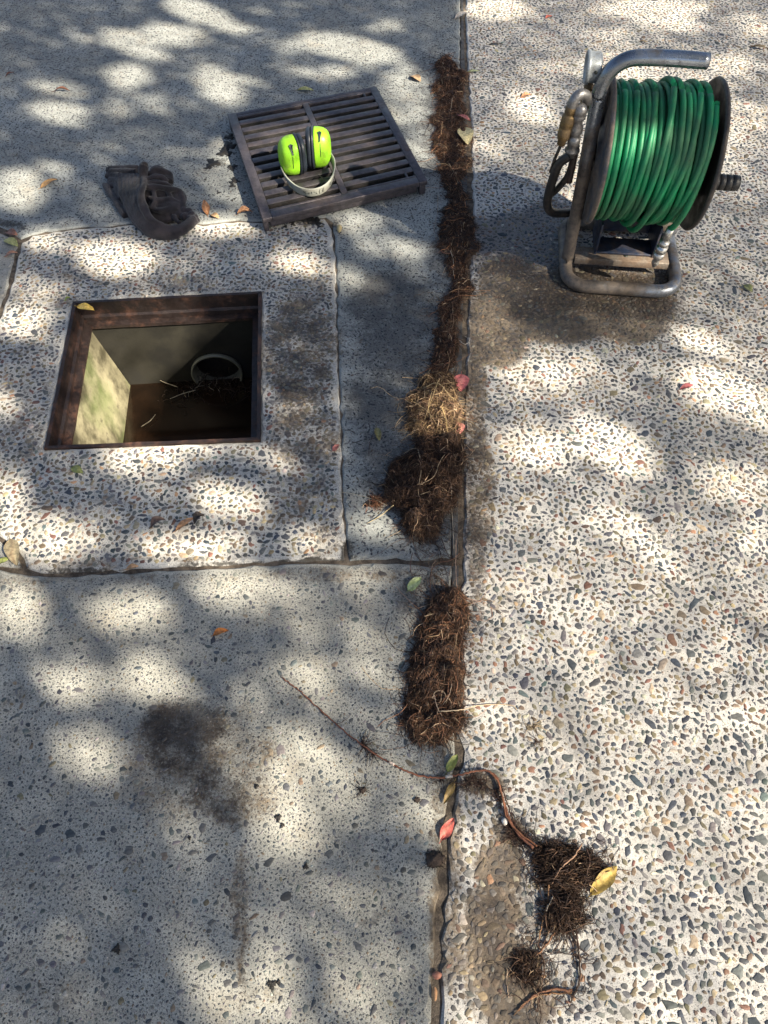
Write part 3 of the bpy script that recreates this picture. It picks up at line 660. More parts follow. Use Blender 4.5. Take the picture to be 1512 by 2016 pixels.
# fill the half pitch by the borders, the short end slots on the right, the rounded slot ends
for v0, v1 in ((eB, eB + pitch_ * 0.22), (1 - eT - pitch_ * 0.22, 1 - eT)):
    gbox(eL, cx0, v0, v1, ZB, ZT - .0006, 'border'); gbox(cx1, 1 - eR, v0, v1, ZB, ZT - .0006, 'border')
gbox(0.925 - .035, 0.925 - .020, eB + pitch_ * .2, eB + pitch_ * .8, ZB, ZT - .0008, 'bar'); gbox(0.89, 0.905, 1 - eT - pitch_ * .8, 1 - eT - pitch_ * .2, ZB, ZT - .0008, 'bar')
# legs / skirt under the rim
for (u0, u1, v0, v1) in ((0.0, 0.03, 0.0, 0.05), (0.95, 0.99, 0.0, 0.04), (0.0, 0.03, 0.94, 1.0), (0.96, 1.0, 0.95, 1.0)):
    gbox(u0 + .002, u1, v0 + .002, v1, -0.004, ZB + 0.001, 'foot')
gbox(0.04, 0.94, 0.012, 0.03, 0.004, ZB + .001, 'skirt'); gbox(0.012, 0.03, 0.06, 0.93, 0.002, ZB + .001, 'skirt'); gbox(0.97, 0.988, 0.05, 0.94, 0.004, ZB + .001, 'skirt')
# shallow raised strip cast on the right border
gbox(0.962, 0.99, 0.30, 0.78, ZT - .001, ZT + .0012, 'cast_strip', 0.0008)

#@@PART2@@
# ------------------------------------------------------------------ matted roots
def zpx(px, py): p = G(px, py); return (p.y * cT + CAM_H * sT) / FOC          # metres per photo pixel on the ground there
DARK = np.array([0.026, 0.015, 0.011]); MID = np.array([0.085, 0.046, 0.027]); PALE = np.array([0.34, 0.24, 0.15]); STRAW = np.array([0.23, 0.155, 0.080])
def wobble(n, amp, seed):
    r = np.random.default_rng(seed); x = r.normal(0, 1, n + 8); k = np.array([1, 3, 5, 3, 1]) / 13; x = np.convolve(x, k, 'same'); return x[4:n + 4] * amp
def root_body(name, rows, hgt, mat, parent, seed=1, rough=0.004, na=18):
    """lumpy mat between left and right outline: rows of (photo y, left x, right x)"""
    ys = np.arange(rows[0][0], rows[-1][0] + 1e-6, 3.0 if rows[-1][0] - rows[0][0] > 80 else 2.0)
    R = np.array(rows, float); xl = np.interp(ys, R[:, 0], R[:, 1]) + wobble(len(ys), 13, seed); xr = np.interp(ys, R[:, 0], R[:, 2]) + wobble(len(ys), 10, seed + 1)
    V = []; r = np.random.default_rng(seed); n = len(ys)
    hh = hgt * (1 + wobble(n, 0.6, seed + 2))
    hh *= np.clip(np.minimum(np.arange(n), n - 1 - np.arange(n)) / 5.0, 0, 1) ** 0.5
    lump = r.normal(0, 1, (n, na)); k = np.array([1, 2, 3, 2, 1]) / 9
    lump = np.apply_along_axis(lambda a: np.convolve(a, k, 'same'), 0, lump); lump = np.apply_along_axis(lambda a: np.convolve(a, k[1:4] / k[1:4].sum(), 'same'), 1, lump)
    for i, y in enumerate(ys):
        for j in range(na):
            s = -1 + 2 * j / (na - 1); g = G(xl[i] + (xr[i] - xl[i]) * (s + 1) / 2, y)
            e = max(0, 1 - abs(s) ** 4) ** 0.7
            z = -0.003 + e * (max(hh[i], 0.001) * (0.70 + 1.0 * lump[i, j]) + 0.004) + e * rough * r.normal(0, 0.5)
            V.append((g.x, g.y, z))
    F = [(i * na + j, (i + 1) * na + j, (i + 1) * na + j + 1, i * na + j + 1) for i in range(n - 1) for j in range(na - 1)]
    V = np.array(V)
    o = mesh_obj(name, V, F, mat, parent, True)
    return o, R, V.reshape(n, na, 3), ys
def root_fibres(name, rows, V, ys, n, parent, cols, seed, length=(0.02, 0.09), rad=(0.0003, 0.0008), lift=0.004, spill=0.08, along=0.5, stray=0.1, curl=9.0, kind='stuff', base=None):
    n = int(n * 1.7); r = np.random.default_rng(seed); K = 9; H, W, _ = V.shape; V0 = V[0, 0] * 0
    ti = r.random(n) * (H - 1); si = np.clip(r.normal(0.5, 0.30, n), -spill, 1 + spill) * (W - 1)
    def at(t, s):
        t = np.clip(t, 0, H - 1.001); sc = np.clip(s, 0, W - 1.001); a = t.astype(int); b = sc.astype(int); ft = (t - a)[:, None]; fs = (sc - b)[:, None]
        return (V[a, b] * (1 - ft) + V[a + 1, b] * ft) * (1 - fs) + (V[a, b + 1] * (1 - ft) + V[a + 1, b + 1] * ft) * fs
    P0 = at(ti, si); cen = V[:, W // 2]
    d = at(ti, np.full(n, W / 2 - .5)); out = si < 0
    L = r.uniform(*length, n) * r.choice([0.6, 1, 1.6], n, p=[.4, .45, .15])
    base = base if base is not None else np.arctan2(cen[-1, 1] - cen[0, 1], cen[-1, 0] - cen[0, 0])
    th = np.where(r.random(n) < along, base + r.normal(0, 0.55, n) + PI * (r.random(n) < .5), r.uniform(0, 2 * PI, n))
    kap = r.normal(0, curl, n); dk = r.normal(0, curl * 14, n)
    pts = np.zeros((n, K, 3)); p = P0[:, :2].copy(); ph = r.uniform(0, 2 * PI, n)
    # height lookup on a coarse raster of the mat
    cs = 0.004; x0, y0 = V[..., 0].min() - .15, V[..., 1].min() - .15; nx = int((V[..., 0].max() + .15 - x0) / cs) + 1; ny = int((V[..., 1].max() + .15 - y0) / cs) + 1
    Hm = np.zeros((ny, nx))
    vi = ((V[..., 1] - y0) / cs).astype(int).ravel(); vj = ((V[..., 0] - x0) / cs).astype(int).ravel(); np.maximum.at(Hm, (vi, vj), V[..., 2].ravel())
    for _ in range(3):
        Hp = Hm.copy(); Hp[1:] = np.maximum(Hp[1:], Hm[:-1] * .93); Hp[:-1] = np.maximum(Hp[:-1], Hm[1:] * .93); Hp[:, 1:] = np.maximum(Hp[:, 1:], Hm[:, :-1] * .93); Hp[:, :-1] = np.maximum(Hp[:, :-1], Hm[:, 1:] * .93); Hm = Hp
    lf = r.random(n) ** 1.6 * lift
    for k in range(K):
        ii = np.clip(((p[:, 1] - y0) / cs).astype(int), 0, ny - 1); jj = np.clip(((p[:, 0] - x0) / cs).astype(int), 0, nx - 1)
        pts[:, k, :2] = p; pts[:, k, 2] = np.maximum(Hm[ii, jj] - 0.001, 0.0006) + lf * (0.4 + 0.6 * np.sin(ph + k * .8))
        st = (L / (K - 1)); p = p + np.stack([np.cos(th), np.sin(th)], 1) * st[:, None]; th = th + kap * st + r.normal(0, 0.22, n); kap = kap + dk * st
    ii = np.clip(((pts[:, :, 1] - y0) / cs).astype(int), 0, ny - 1); jj = np.clip(((pts[:, :, 0] - x0) / cs).astype(int), 0, nx - 1)
    outf = (Hm[ii, jj] < 0.0025).mean(1); ok = (outf < 0.25) | (r.random(n) < stray * .5); pts = pts[ok]; n = len(pts)
    rr = r.uniform(*rad, n)[:, None] * np.linspace(1, 0.45, K)[None] 
    pr = np.array([c[1] for c in cols], float); ci = r.choice(len(cols), n, p=pr / pr.sum()); C = np.array([c[0] for c in cols])[ci] * r.uniform(0.45, 1.9, (n, 1))
    o = fibres(name, pts, rr, C, M['fibre'], parent); tag(o, kind=kind); return o
def strand(name, pxpts, r0, r1, col, parent=None, z=0.004, arch=0.0, n=8, sides=8, wig=0.0006):
    P = [G(*q[:2], 0) for q in pxpts]; 
    for i, q in enumerate(pxpts): P[i].z = q[2] if len(q) > 2 else z
    S = smooth_path(P, n); N = len(S)
    S = [p + Vector((random.gauss(0, wig), random.gauss(0, wig), 0)) for p in S]
    rad = [(r0 + (r1 - r0) * i / (N - 1)) * random.uniform(0.88, 1.12) for i in range(N)]
    bm = bmesh.new(); add_tube(bm, S, rad, sides)
    o = from_bm(name, bm, M['fibre'], parent); c = np.array(col)
    set_attr(o.data, 'Col', np.tile(c, (len(o.data.vertices), 1)) * RNG.uniform(0.8, 1.2, (len(o.data.vertices), 1)))
    return o
def root_thing(name, label, cat, rows, hgt, n, cols, seed, group=None, **kw):
    c = G((rows[0][1] + rows[-1][2]) / 2, (rows[0][0] + rows[-1][0]) / 2)
    t = empty(name); tag(t, label, cat, group)
    bkw = {k: kw.pop(k) for k in ('rough', 'na') if k in kw}
    b, R, V, ys = root_body('soil', rows, hgt, M['humus'], t, seed, **bkw)
    root_fibres('fibres', rows, V, ys, n, t, cols, seed + 5, **kw)
    k2 = dict(kw); k2['rad'] = (.0006, .0012); k2['length'] = (.035, .10) if hgt > .01 else (.02, .06); k2['curl'] = kw.get('curl', 9) * .9; k2['stray'] = .3; k2['lift'] = kw.get('lift', .004) + .003
    if 'base' in k2: pass
    lt = [(c * 1.7 + .012, w_) for c, w_ in cols] + [(PALE, .35)]
    root_fibres('strands', rows, V, ys, int(n / 6), t, lt, seed + 9, **k2)
    return t, V, ys
brown = [(DARK, 4), (MID, 5), (PALE * .7, .55), (np.array([.14, .065, .034]), 2)]
darkb = [(DARK, 6), (MID * .7, 4), (PALE * .8, .25)]
straw = [(MID, 4), (STRAW, 3), (PALE * .8, 1.2), (DARK, 2)]
rowsA = [(112,876,882),(122,868,892),(130,852,898),(140,860,908),(150,866,915),(175,864,916),(200,861,914),(225,856,914),(250,852,915),(280,852,919),(300,853,922),(320,858,924),(335,862,922),(348,870,908),(362,878,906)]
rowsB = [(362,878,905),(380,884,906),(395,880,915),(410,874,924),(430,866,932),(455,862,936),(475,864,934),(498,866,928),(510,882,922),(535,888,920),(550,886,922)]
rowsC = [(548,886,924),(565,884,932),(580,886,930),(592,878,912),(610,873,902),(640,872,893),(655,864,896),(675,862,900),(700,860,899),(722,850,896),(738,844,893)]
rowsD = [(740,846,896),(755,838,894),(772,820,896),(788,797,898),(805,800,902),(825,804,905),(850,808,903),(866,816,900)]
rowsE = [(866,826,902),(885,826,906),(900,800,911),(915,775,910),(935,763,908),(960,757,906),(980,762,898),(1000,780,884),(1020,796,866),(1040,808,856),(1060,822,846)]
rowsF = [(1168,878,908),(1182,862,914),(1196,840,915),(1212,836,912),(1232,842,908),(1252,834,904),(1280,815,902),(1320,806,902),(1360,806,903),(1395,803,908),(1420,797,910),(1440,804,896),(1456,818,868)]
tA, vA, yA = root_thing('root_mat', 'brown felted root mat lying along the joint right of the grate', 'root mat', rowsA, 0.011, 3600, brown, 11, 'root mats along the joint', along=.72, spill=.10, length=(.03, .10))
tB, vB, yB = root_thing('root_mat', 'torn muddy root mat in the joint left of the damp stain', 'root mat', rowsB, 0.010, 1500, darkb + [(np.array([.22, .10, .045]), 1.2)], 21, 'root mats along the joint', along=.6, spill=.12, length=(.02, .09))
tC, vC, yC = root_thing('root_mat', 'narrow tapering root mat between the torn mat and the straw tuft', 'root mat', rowsC, 0.009, 1500, brown, 31, 'root mats along the joint', along=.6, spill=.14, length=(.02, .09))
tD, vD, yD = root_thing('root_clump', 'straw coloured tuft of dry roots beside the pink leaf', 'root clump', rowsD, 0.020, 2300, straw, 41, lift=.010, along=.1, spill=.12, curl=14)
tE, vE, yE = root_thing('root_clump', 'large dark brown ball of tangled roots below the straw tuft', 'root clump', rowsE, 0.028, 4600, darkb + [(MID, 3)], 51, lift=.010, along=.1, spill=.10, curl=16)
tF, vF, yF = root_thing('root_mat', 'long reddish brown root mat at the joint in the centre foreground', 'root mat', rowsF, 0.016, 6500, brown, 61, 'root mats along the joint', lift=.007, along=.35, spill=.08, length=(.015, .075), curl=20)
rowsG = [(1664,1048,1100),(1676,1044,1150),(1688,1046,1182),(1702,1050,1194),(1718,1052,1192),(1732,1056,1172),(1744,1070,1150),(1756,1100,1138)]
rowsH = [(1764,1086,1132),(1776,1074,1146),(1792,1070,1148),(1808,1074,1148),(1822,1068,1144),(1836,1062,1112)]
tG, vG, yG = root_thing('root_clump', 'dark wiry root tangle beside the yellow leaf', 'root clump', rowsG, 0.008, 620, darkb, 71, lift=.018, along=.7, base=.12, spill=.10, length=(.03, .09), rad=(.0004, .0010), curl=9)
tH, vH, yH = root_thing('root_clump', 'small earthy root clump just below the yellow leaf', 'root clump', rowsH, 0.011, 400, darkb, 81, lift=.012, along=.3, spill=.16, length=(.02, .06), rad=(.0004, .0008))
rowsI = [(1878,1020,1050),(1890,1008,1060),(1905,1000,1066),(1920,1004,1062),(1934,1016,1050)]
root_thing('root_clump', 'thin wisp of black roots on the brown mud near the bottom', 'root clump', rowsI, 0.003, 260, darkb, 91, lift=.008, spill=.3, length=(.015, .05), rough=.0015)
rowsJ = [(976,716,744),(984,712,764),(992,720,760),(998,728,748)]
root_thing('root_clump', 'small reddish root wisp left of the large dark root ball', 'root clump', rowsJ, 0.004, 260, [(MID, 3), (np.array([.25, .10, .05]), 2), (PALE, .6)], 101, lift=.006, spill=.3, length=(.015, .05), rough=.001)
# single pale roots that can be picked out on the mats
def S(parent, pts, w=0.0007, col=(.40, .29, .18), z=.02): strand('root_strand', [(x, y, zz) for (x, y, zz) in [(p + (z,))[:3] if len(p) == 2 else p for p in pts]], w, w * .55, col, parent, n=6, sides=5, wig=.0003)
S(tE, [(822,905,.040),(828,945,.046),(822,985,.040),(832,1005,.030)], .0011); S(tE, [(826,975,.043),(852,960,.045),(864,930,.044),(878,905,.030)], .0009)
S(tE, [(826,992,.038),(845,985,.036),(862,980,.020)], .0009); S(tE, [(865,905,.036),(885,885,.022),(912,878,.006),(930,890,.003)], .0008)
S(tE, [(775,1000,.012),(748,1018,.004),(722,1032,.003)], .0011, (.42,.33,.18)); S(tE, [(762,1000,.010),(735,985,.004),(700,975,.003),(672,970,.003)], .0008, (.40,.34,.24))
S(tE, [(888,960,.016),(889,1000,.004),(892,1050,.004),(893,1082,.004)], .0010, (.40,.34,.26)); S(tE, [(805,1030,.014),(790,1045,.004),(762,1060,.003)], .0008)
S(tE, [(754,925,.004),(763,938,.010),(775,960,.02)], .0006); S(tE, [(792,900,.01),(815,893,.02),(850,900,.03)], .0006)
S(tD, [(848,790,.034),(842,820,.036),(850,850,.03)], .0009, (.50,.36,.18)); S(tD, [(812,800,.02),(840,828,.036),(858,850,.03)], .0008, (.48,.34,.18)); S(tD, [(832,775,.02),(860,772,.034),(885,790,.02),(896,792,.01)], .0009, (.5,.37,.2))
S(tD, [(862,765,.03),(850,800,.036),(832,845,.02)], .0008, (.55,.40,.2)); S(tD, [(888,780,.01),(905,790,.004),(930,789,.004)], .0006, (.42,.32,.2)); S(tD, [(868,820,.036),(876,840,.03),(880,862,.02)], .001, (.60,.42,.18))
S(tD, [(846,735,.014),(840,750,.016),(845,765,.02)], .0007, (.5,.38,.2)); S(tC, [(880,700,.016),(884,720,.016),(878,740,.012)], .0008, (.42,.26,.14))
S(tC, [(884,585,.016),(900,578,.016),(925,575,.008),(965,574,.003)], .0008, (.45,.26,.14)); S(tC, [(880,600,.014),(905,590,.015),(935,585,.006),(958,576,.003)], .0008, (.30,.14,.07))
S(tC, [(898,668,.008),(915,680,.004),(925,670,.003),(915,664,.004)], .0006, (.5,.45,.4)); S(tC, [(890,610,.014),(892,640,.014),(886,665,.014)], .0008, (.42,.28,.17))
S(tB, [(886,500,.012),(892,520,.012),(892,548,.010)], .0010, (.46,.37,.27)); S(tB, [(891,515,.01),(876,530,.004),(869,548,.002)], .0007, (.46,.37,.27)); S(tB, [(862,385,.003),(861,420,.003),(854,455,.003),(862,480,.006)], .0006, (.30,.20,.12))
S(tB, [(928,500,.01),(945,488,.004),(955,482,.003)], .0009, (.06,.04,.03)); S(tB, [(866,498,.008),(876,503,.008),(888,505,.012)], .0022, (.20,.10,.07))
S(tA, [(890,205,.022),(886,230,.022)], .0009, (.5,.38,.26)); S(tA, [(870,250,.02),(868,275,.02)], .0009, (.40,.26,.15)); S(tA, [(862,330,.014),(882,335,.018),(898,355,.012),(900,378,.008)], .0008, (.34,.24,.13)); S(tA, [(852,128,.006),(845,128,.003)], .001, (.09,.04,.02))
S(tF, [(865,1410,.028),(888,1408,.026),(912,1402,.016),(940,1391,.006),(975,1388,.004),(1006,1390,.004),(1018,1398,.003)], .0013, (.55,.42,.27)); S(tF, [(850,1385,.030),(856,1372,.031),(870,1372,.031),(876,1380,.03)], .0009, (.45,.33,.22))
S(tF, [(854,1380,.031),(858,1400,.031),(868,1418,.028)], .0009, (.44,.32,.22)); S(tF, [(888,1355,.026),(882,1380,.03),(870,1398,.03)], .0009, (.42,.30,.2)); S(tF, [(802,1350,.004),(800,1380,.003),(800,1410,.004)], .0007, (.42,.34,.26))
S(tF, [(895,1345,.014),(896,1370,.012),(905,1395,.01)], .0007, (.40,.33,.24)); S(tF, [(828,1400,.026),(818,1425,.02),(810,1440,.012)], .0009, (.42,.26,.16)); S(tF, [(842,1262,.022),(862,1260,.024),(866,1250,.024)], .0010, (.38,.25,.14))
S(tF, [(832,1256,.012),(848,1190,.01),(838,1180,.006),(812,1170,.003),(798,1155,.003)], .0008, (.22,.13,.08)); S(tF, [(812,1090,.003),(808,1115,.004),(812,1135,.003),(830,1160,.003)], .0010, (.12,.06,.05)); S(tF, [(815,1090,.003),(838,1117,.006),(855,1118,.004)], .0009, (.12,.07,.05))
S(tF, [(898,1060,.004),(897,1110,.005),(899,1160,.006),(902,1185,.012)], .0009, (.42,.28,.2)); S(tF, [(905,1090,.003),(888,1105,.004),(862,1110,.004),(848,1130,.005),(848,1165,.006),(862,1190,.012)], .0010, (.16,.08,.05)); S(tF, [(868,1060,.003),(880,1090,.004),(892,1110,.004)], .0010, (.08,.05,.04))
S(tF, [(858,1105,.004),(850,1120,.006),(852,1150,.006),(868,1185,.012)], .0009, (.30,.19,.12)); S(tF, [(815,1195,.004),(825,1205,.01),(838,1215,.014)], .0010, (.07,.04,.03)); S(tF, [(803,1195,.003),(820,1200,.006),(845,1195,.012),(862,1190,.014)], .0007, (.36,.22,.13))
rr_ = np.random.default_rng(5)
def loose(parent, box, n, L, col, z=0.003, rad=(.0003, .0006)):
    """a few thin loose roots scattered inside a box of the photograph"""
    K = 8; P = np.zeros((n, K, 3)); p = np.array([G(rr_.uniform(box[0], box[2]), rr_.uniform(box[1], box[3]))[:2] for _ in range(n)]); th = rr_.uniform(0, 2 * PI, n); kap = rr_.normal(0, 14, n)
    Ls = rr_.uniform(*L, n)
    for k in range(K):
        P[:, k, :2] = p; P[:, k, 2] = 0.001 + z * rr_.random() ; p = p + np.stack([np.cos(th), np.sin(th)], 1) * (Ls / K)[:, None]; th = th + kap * Ls / K + rr_.normal(0, .3, n)
    C = np.array(col)[None] * rr_.uniform(.5, 1.6, (n, 1))
    o = fibres('loose_fibres', P, rr_.uniform(*rad, n)[:, None] * np.linspace(1, .5, K)[None], C, M['fibre'], parent); tag(o, kind='stuff')
loose(tF, (800,1075,905,1195), 55, (.02, .06), (.10, .055, .035)); loose(tF, (842,1110,868,1200), 60, (.02, .05), (.20, .12, .07), .008)
loose(tE, (830,1000,905,1110), 70, (.02, .06), (.08, .05, .035)); loose(tE, (750,890,930,1060), 30, (.02, .06), (.30, .22, .15))
loose(tC, (830,560,960,740), 22, (.02, .05), (.20, .12, .07)); loose(tB, (850,380,950,540), 22, (.02, .05), (.14, .08, .05)); loose(tG, (1040,1640,1210,1770), 60, (.02, .06), (.05, .03, .022), .012, (.0004, .0008))
loose(tH, (1030,1760,1160,1990), 90, (.02, .07), (.07, .04, .028), .006, (.0004, .0009))
# strands tying the lower clumps together
for pts, w_, c_ in [([(1078,1745,.014),(1076,1775,.01),(1064,1830,.006),(1060,1850,.004)], .0016, (.22,.12,.06)), ([(1142,1664,.02),(1125,1690,.026),(1098,1715,.026),(1082,1745,.016)], .0014, (.28,.17,.11)),
                    ([(1060,1860,.004),(1070,1900,.004),(1064,1950,.004),(1055,1990,.004)], .0013, (.08,.045,.03)), ([(1092,1835,.01),(1070,1865,.006),(1048,1888,.004)], .0018, (.17,.085,.045)),
                    ([(1133,1830,.006),(1138,1880,.005),(1140,1930,.004),(1126,1965,.004),(1123,1975,.003)], .0018, (.05,.03,.022)), ([(1126,1952,.005),(1090,1948,.005),(1050,1960,.004),(1020,1990,.003)], .0022, (.15,.07,.04)),
                    ([(1125,1955,.004),(1080,1957,.004),(1040,1968,.004),(1010,2000,.004)], .0013, (.22,.12,.06)), ([(998,1910,.004),(998,1935,.003),(1001,1965,.003)], .0009, (.42,.30,.2)), ([(1034,1898,.005),(1015,1912,.004),(1000,1922,.003)], .0012, (.20,.12,.06)),
                    ([(1155,1770,.008),(1160,1782,.004),(1145,1800,.008)], .0009, (.07,.04,.03)), ([(1158,1880,.003),(1142,1884,.004),(1120,1880,.003)], .0010, (.06,.04,.03)), ([(1072,1795,.014),(1082,1775,.016),(1086,1765,.014)], .0012, (.45,.38,.30)),
                    ([(1150,1672,.016),(1156,1700,.020),(1148,1735,.018),(1152,1755,.01)], .001, (.10,.06,.045)), ([(1110,1800,.016),(1130,1795,.018),(1145,1800,.01)], .0009, (.20,.13,.10))]:
    strand('root_strand', pts, w_, w_ * .6, c_, tH, n=7, sides=6)
strand('root_strand', [(1188,1688,.014),(1200,1706,.012),(1206,1716,.012)], .0010, .0006, (.10,.06,.05), tG)

# the long single root
lr = empty('long_root'); tag(lr, 'long reddish single root stretching diagonally across the joint', 'root')
main = [(556,1335,.003),(572,1348,.004),(590,1361,.004),(625,1393,.004),(665,1430,.005),(712,1468,.006),(745,1490,.006),(772,1506,.006),(800,1520,.006),(835,1530,.006),(868,1534,.010),(905,1528,.012),(935,1521,.010),(960,1520,.008),(976,1532,.008),(983,1552,.008),(992,1585,.008),(1004,1620,.008),(1022,1648,.010),(1048,1672,.014)]
strand('stem', main, .0011, .0026, (.17,.070,.042), lr, n=8, sides=8)
strand('stem', [(962,1521,.009),(978,1540,.010),(988,1575,.010),(996,1610,.010),(1018,1640,.012),(1055,1668,.014)], .0018, .0016, (.20,.085,.045), lr)
strand('stem', [(985,1548,.006),(1000,1590,.006),(1015,1625,.006),(1038,1650,.008),(1062,1680,.012)], .0013, .001, (.06,.032,.024), lr)
for a, b, c_ in [((766,1502,.0085),(776,1508,.0085),(.62,.50,.42)), ((876,1533,.0125),(890,1532,.0130),(.62,.54,.46))]:
    strand('bare_patch', [a, ((a[0] + b[0]) / 2, (a[1] + b[1]) / 2, a[2]), b], .0024, .0024, c_, lr, n=3, wig=0)
strand('rootlet', [(660,1426,.004),(672,1424,.004),(687,1412,.003)], .0006, .0004, (.06,.03,.02), lr)
def tuft(cx, cy, n, L, parent, col=(.045,.026,.02), z=.006, rad=(.0004,.0008)):
    K = 7; c = G(cx, cy); th = rr_.uniform(0, 2 * PI, n); kap = rr_.normal(0, 25, n); Ls = rr_.uniform(*L, n); p = np.tile(np.array([c.x, c.y]), (n, 1)) + rr_.normal(0, .004, (n, 2)); P = np.zeros((n, K, 3))
    for k in range(K):
        P[:, k, :2] = p; P[:, k, 2] = .001 + z * np.sin(PI * k / (K - 1)) * rr_.random(n); p = p + np.stack([np.cos(th), np.sin(th)], 1) * (Ls / K)[:, None]; th = th + kap * Ls / K
    o = fibres('rootlets', P, rr_.uniform(*rad, n)[:, None] * np.linspace(1, .5, K)[None], np.array(col)[None] * rr_.uniform(.6, 1.5, (n, 1)), M['fibre'], parent); tag(o, kind='stuff')
tuft(715,1468,26,(.02,.045),lr); tuft(735,1484,16,(.015,.035),lr); tuft(865,1534,14,(.012,.03),lr)
for (x, y, n_) in [(930,1535,26),(948,1540,30),(915,1545,16),(985,1580,20),(1005,1625,40),(1018,1645,46),(1030,1660,36),(975,1560,14)]: tuft(x, y, n_, (.02,.05), lr, (.055,.03,.022), .010)
for (x, y, n_) in [(600,1372,4),(640,1405,4),(690,1450,4),(820,1525,8),(850,1533,8)]: tuft(x, y, n_, (.006,.014), lr)
# small separate scraps
def scrap(label, cx, cy, n, L, rx, h, col=(.03,.02,.016)):
    t = empty('root_scrap'); tag(t, label, 'root scrap')
    tuft(cx, cy, n, L, t, col, .006)
    m_ = zpx(cx, cy); c = G(cx, cy); bm = bmesh.new(); bmesh.ops.create_icosphere(bm, subdivisions=3, radius=1.0)
    for v in bm.verts:
        k = 1 + .35 * math.sin(7 * v.co.x + cx) * math.sin(6 * v.co.y + cy) + random.gauss(0, .06); v.co = Vector((c.x + v.co.x * rx * k, c.y + v.co.y * rx * .8 * k, max(-.001, v.co.z * h * k)))
    from_bm('soil', bm, M['humus'], t)
scrap('small black root scrap on the concrete below the long root', 714, 1556, 18, (.012,.03), .007, .005)
scrap('black muddy root lump beside the joint left of the brown mud patch', 858, 1692, 46, (.012,.032), .017, .010)
scrap('dark earthy crumb on the concrete above the red leaf', 820, 1575, 3, (.004,.008), .0065, .004, (.08,.04,.025))
scrap('wiry scrap of roots on the pebbles right of the long root mat', 1056, 1460, 16, (.015,.04), .004, .003, (.06,.035,.025))
scrap('pale curly root scrap just above the wiry scrap', 1050, 1432, 18, (.015,.04), .003, .003, (.32,.24,.15))
t_ = empty('loose_root'); tag(t_, 'thin dark root wisps on the damp strip left of the straw tuft', 'root scrap'); strand('root_strand', [(735,858),(728,875),(726,900)], .0009, .0005, (.05,.03,.025), t_); strand('root_strand', [(700,855),(690,850),(676,848)], .0009, .0005, (.05,.03,.025), t_); strand('root_strand', [(726,868),(740,862),(736,850)], .0008, .0004, (.05,.03,.025), t_)

# ------------------------------------------------------------------ wet mud splashes round the grate
def splat(label, blobs, group=None):
    t = empty('mud_splash'); tag(t, label, 'mud', group)
    for (cx, cy, rx, h) in blobs:
        c = G(cx, cy); m_ = zpx(cx, cy); bm = bmesh.new(); bmesh.ops.create_icosphere(bm, subdivisions=3, radius=1.0); a_, b_ = random.uniform(0, 6), random.uniform(0, 6)
        for v in bm.verts:
            an = math.atan2(v.co.y, v.co.x); k = 1 + .28 * math.sin(3 * an + a_) + .22 * math.sin(7 * an + b_) + random.gauss(0, .08)
            v.co = Vector((c.x + v.co.x * rx * m_ * k, c.y + v.co.y * rx * m_ * k * 1.15, max(-.001, v.co.z * h * k)))
        from_bm('mud', bm, M['wetmud'], t)
splat('black wet mud splashes left of the grate corner', [(418,322,13,.004),(410,330,7,.003),(457,330,9,.003),(452,270,9,.004),(442,300,13,.004),(450,288,12,.005),(461,357,9,.003),(458,366,6,.003)])
splat('small black mud specks between the cloth and the grate', [(404,354,3,.002),(374,366,3,.002),(430,380,4,.002),(462,392,3,.002),(457,395,3,.002),(480,380,3,.002),(370,362,2,.002)])
splat('black mud smear under the front edge of the grate', [(592,428,9,.003),(606,432,12,.004),(622,437,10,.003),(575,438,7,.002),(562,446,4,.002),(628,446,4,.002),(540,432,4,.002)])
splat('dark crumbs on the worn concrete near the bottom', [(230,1868,7,.003),(548,1610,6,.003),(556,1625,4,.003),(536,1938,7,.002),(548,1934,4,.002),(602,1706,5,.003),(530,1937,4,.002),(373,1650,3,.002),(505,1548,4,.003)])

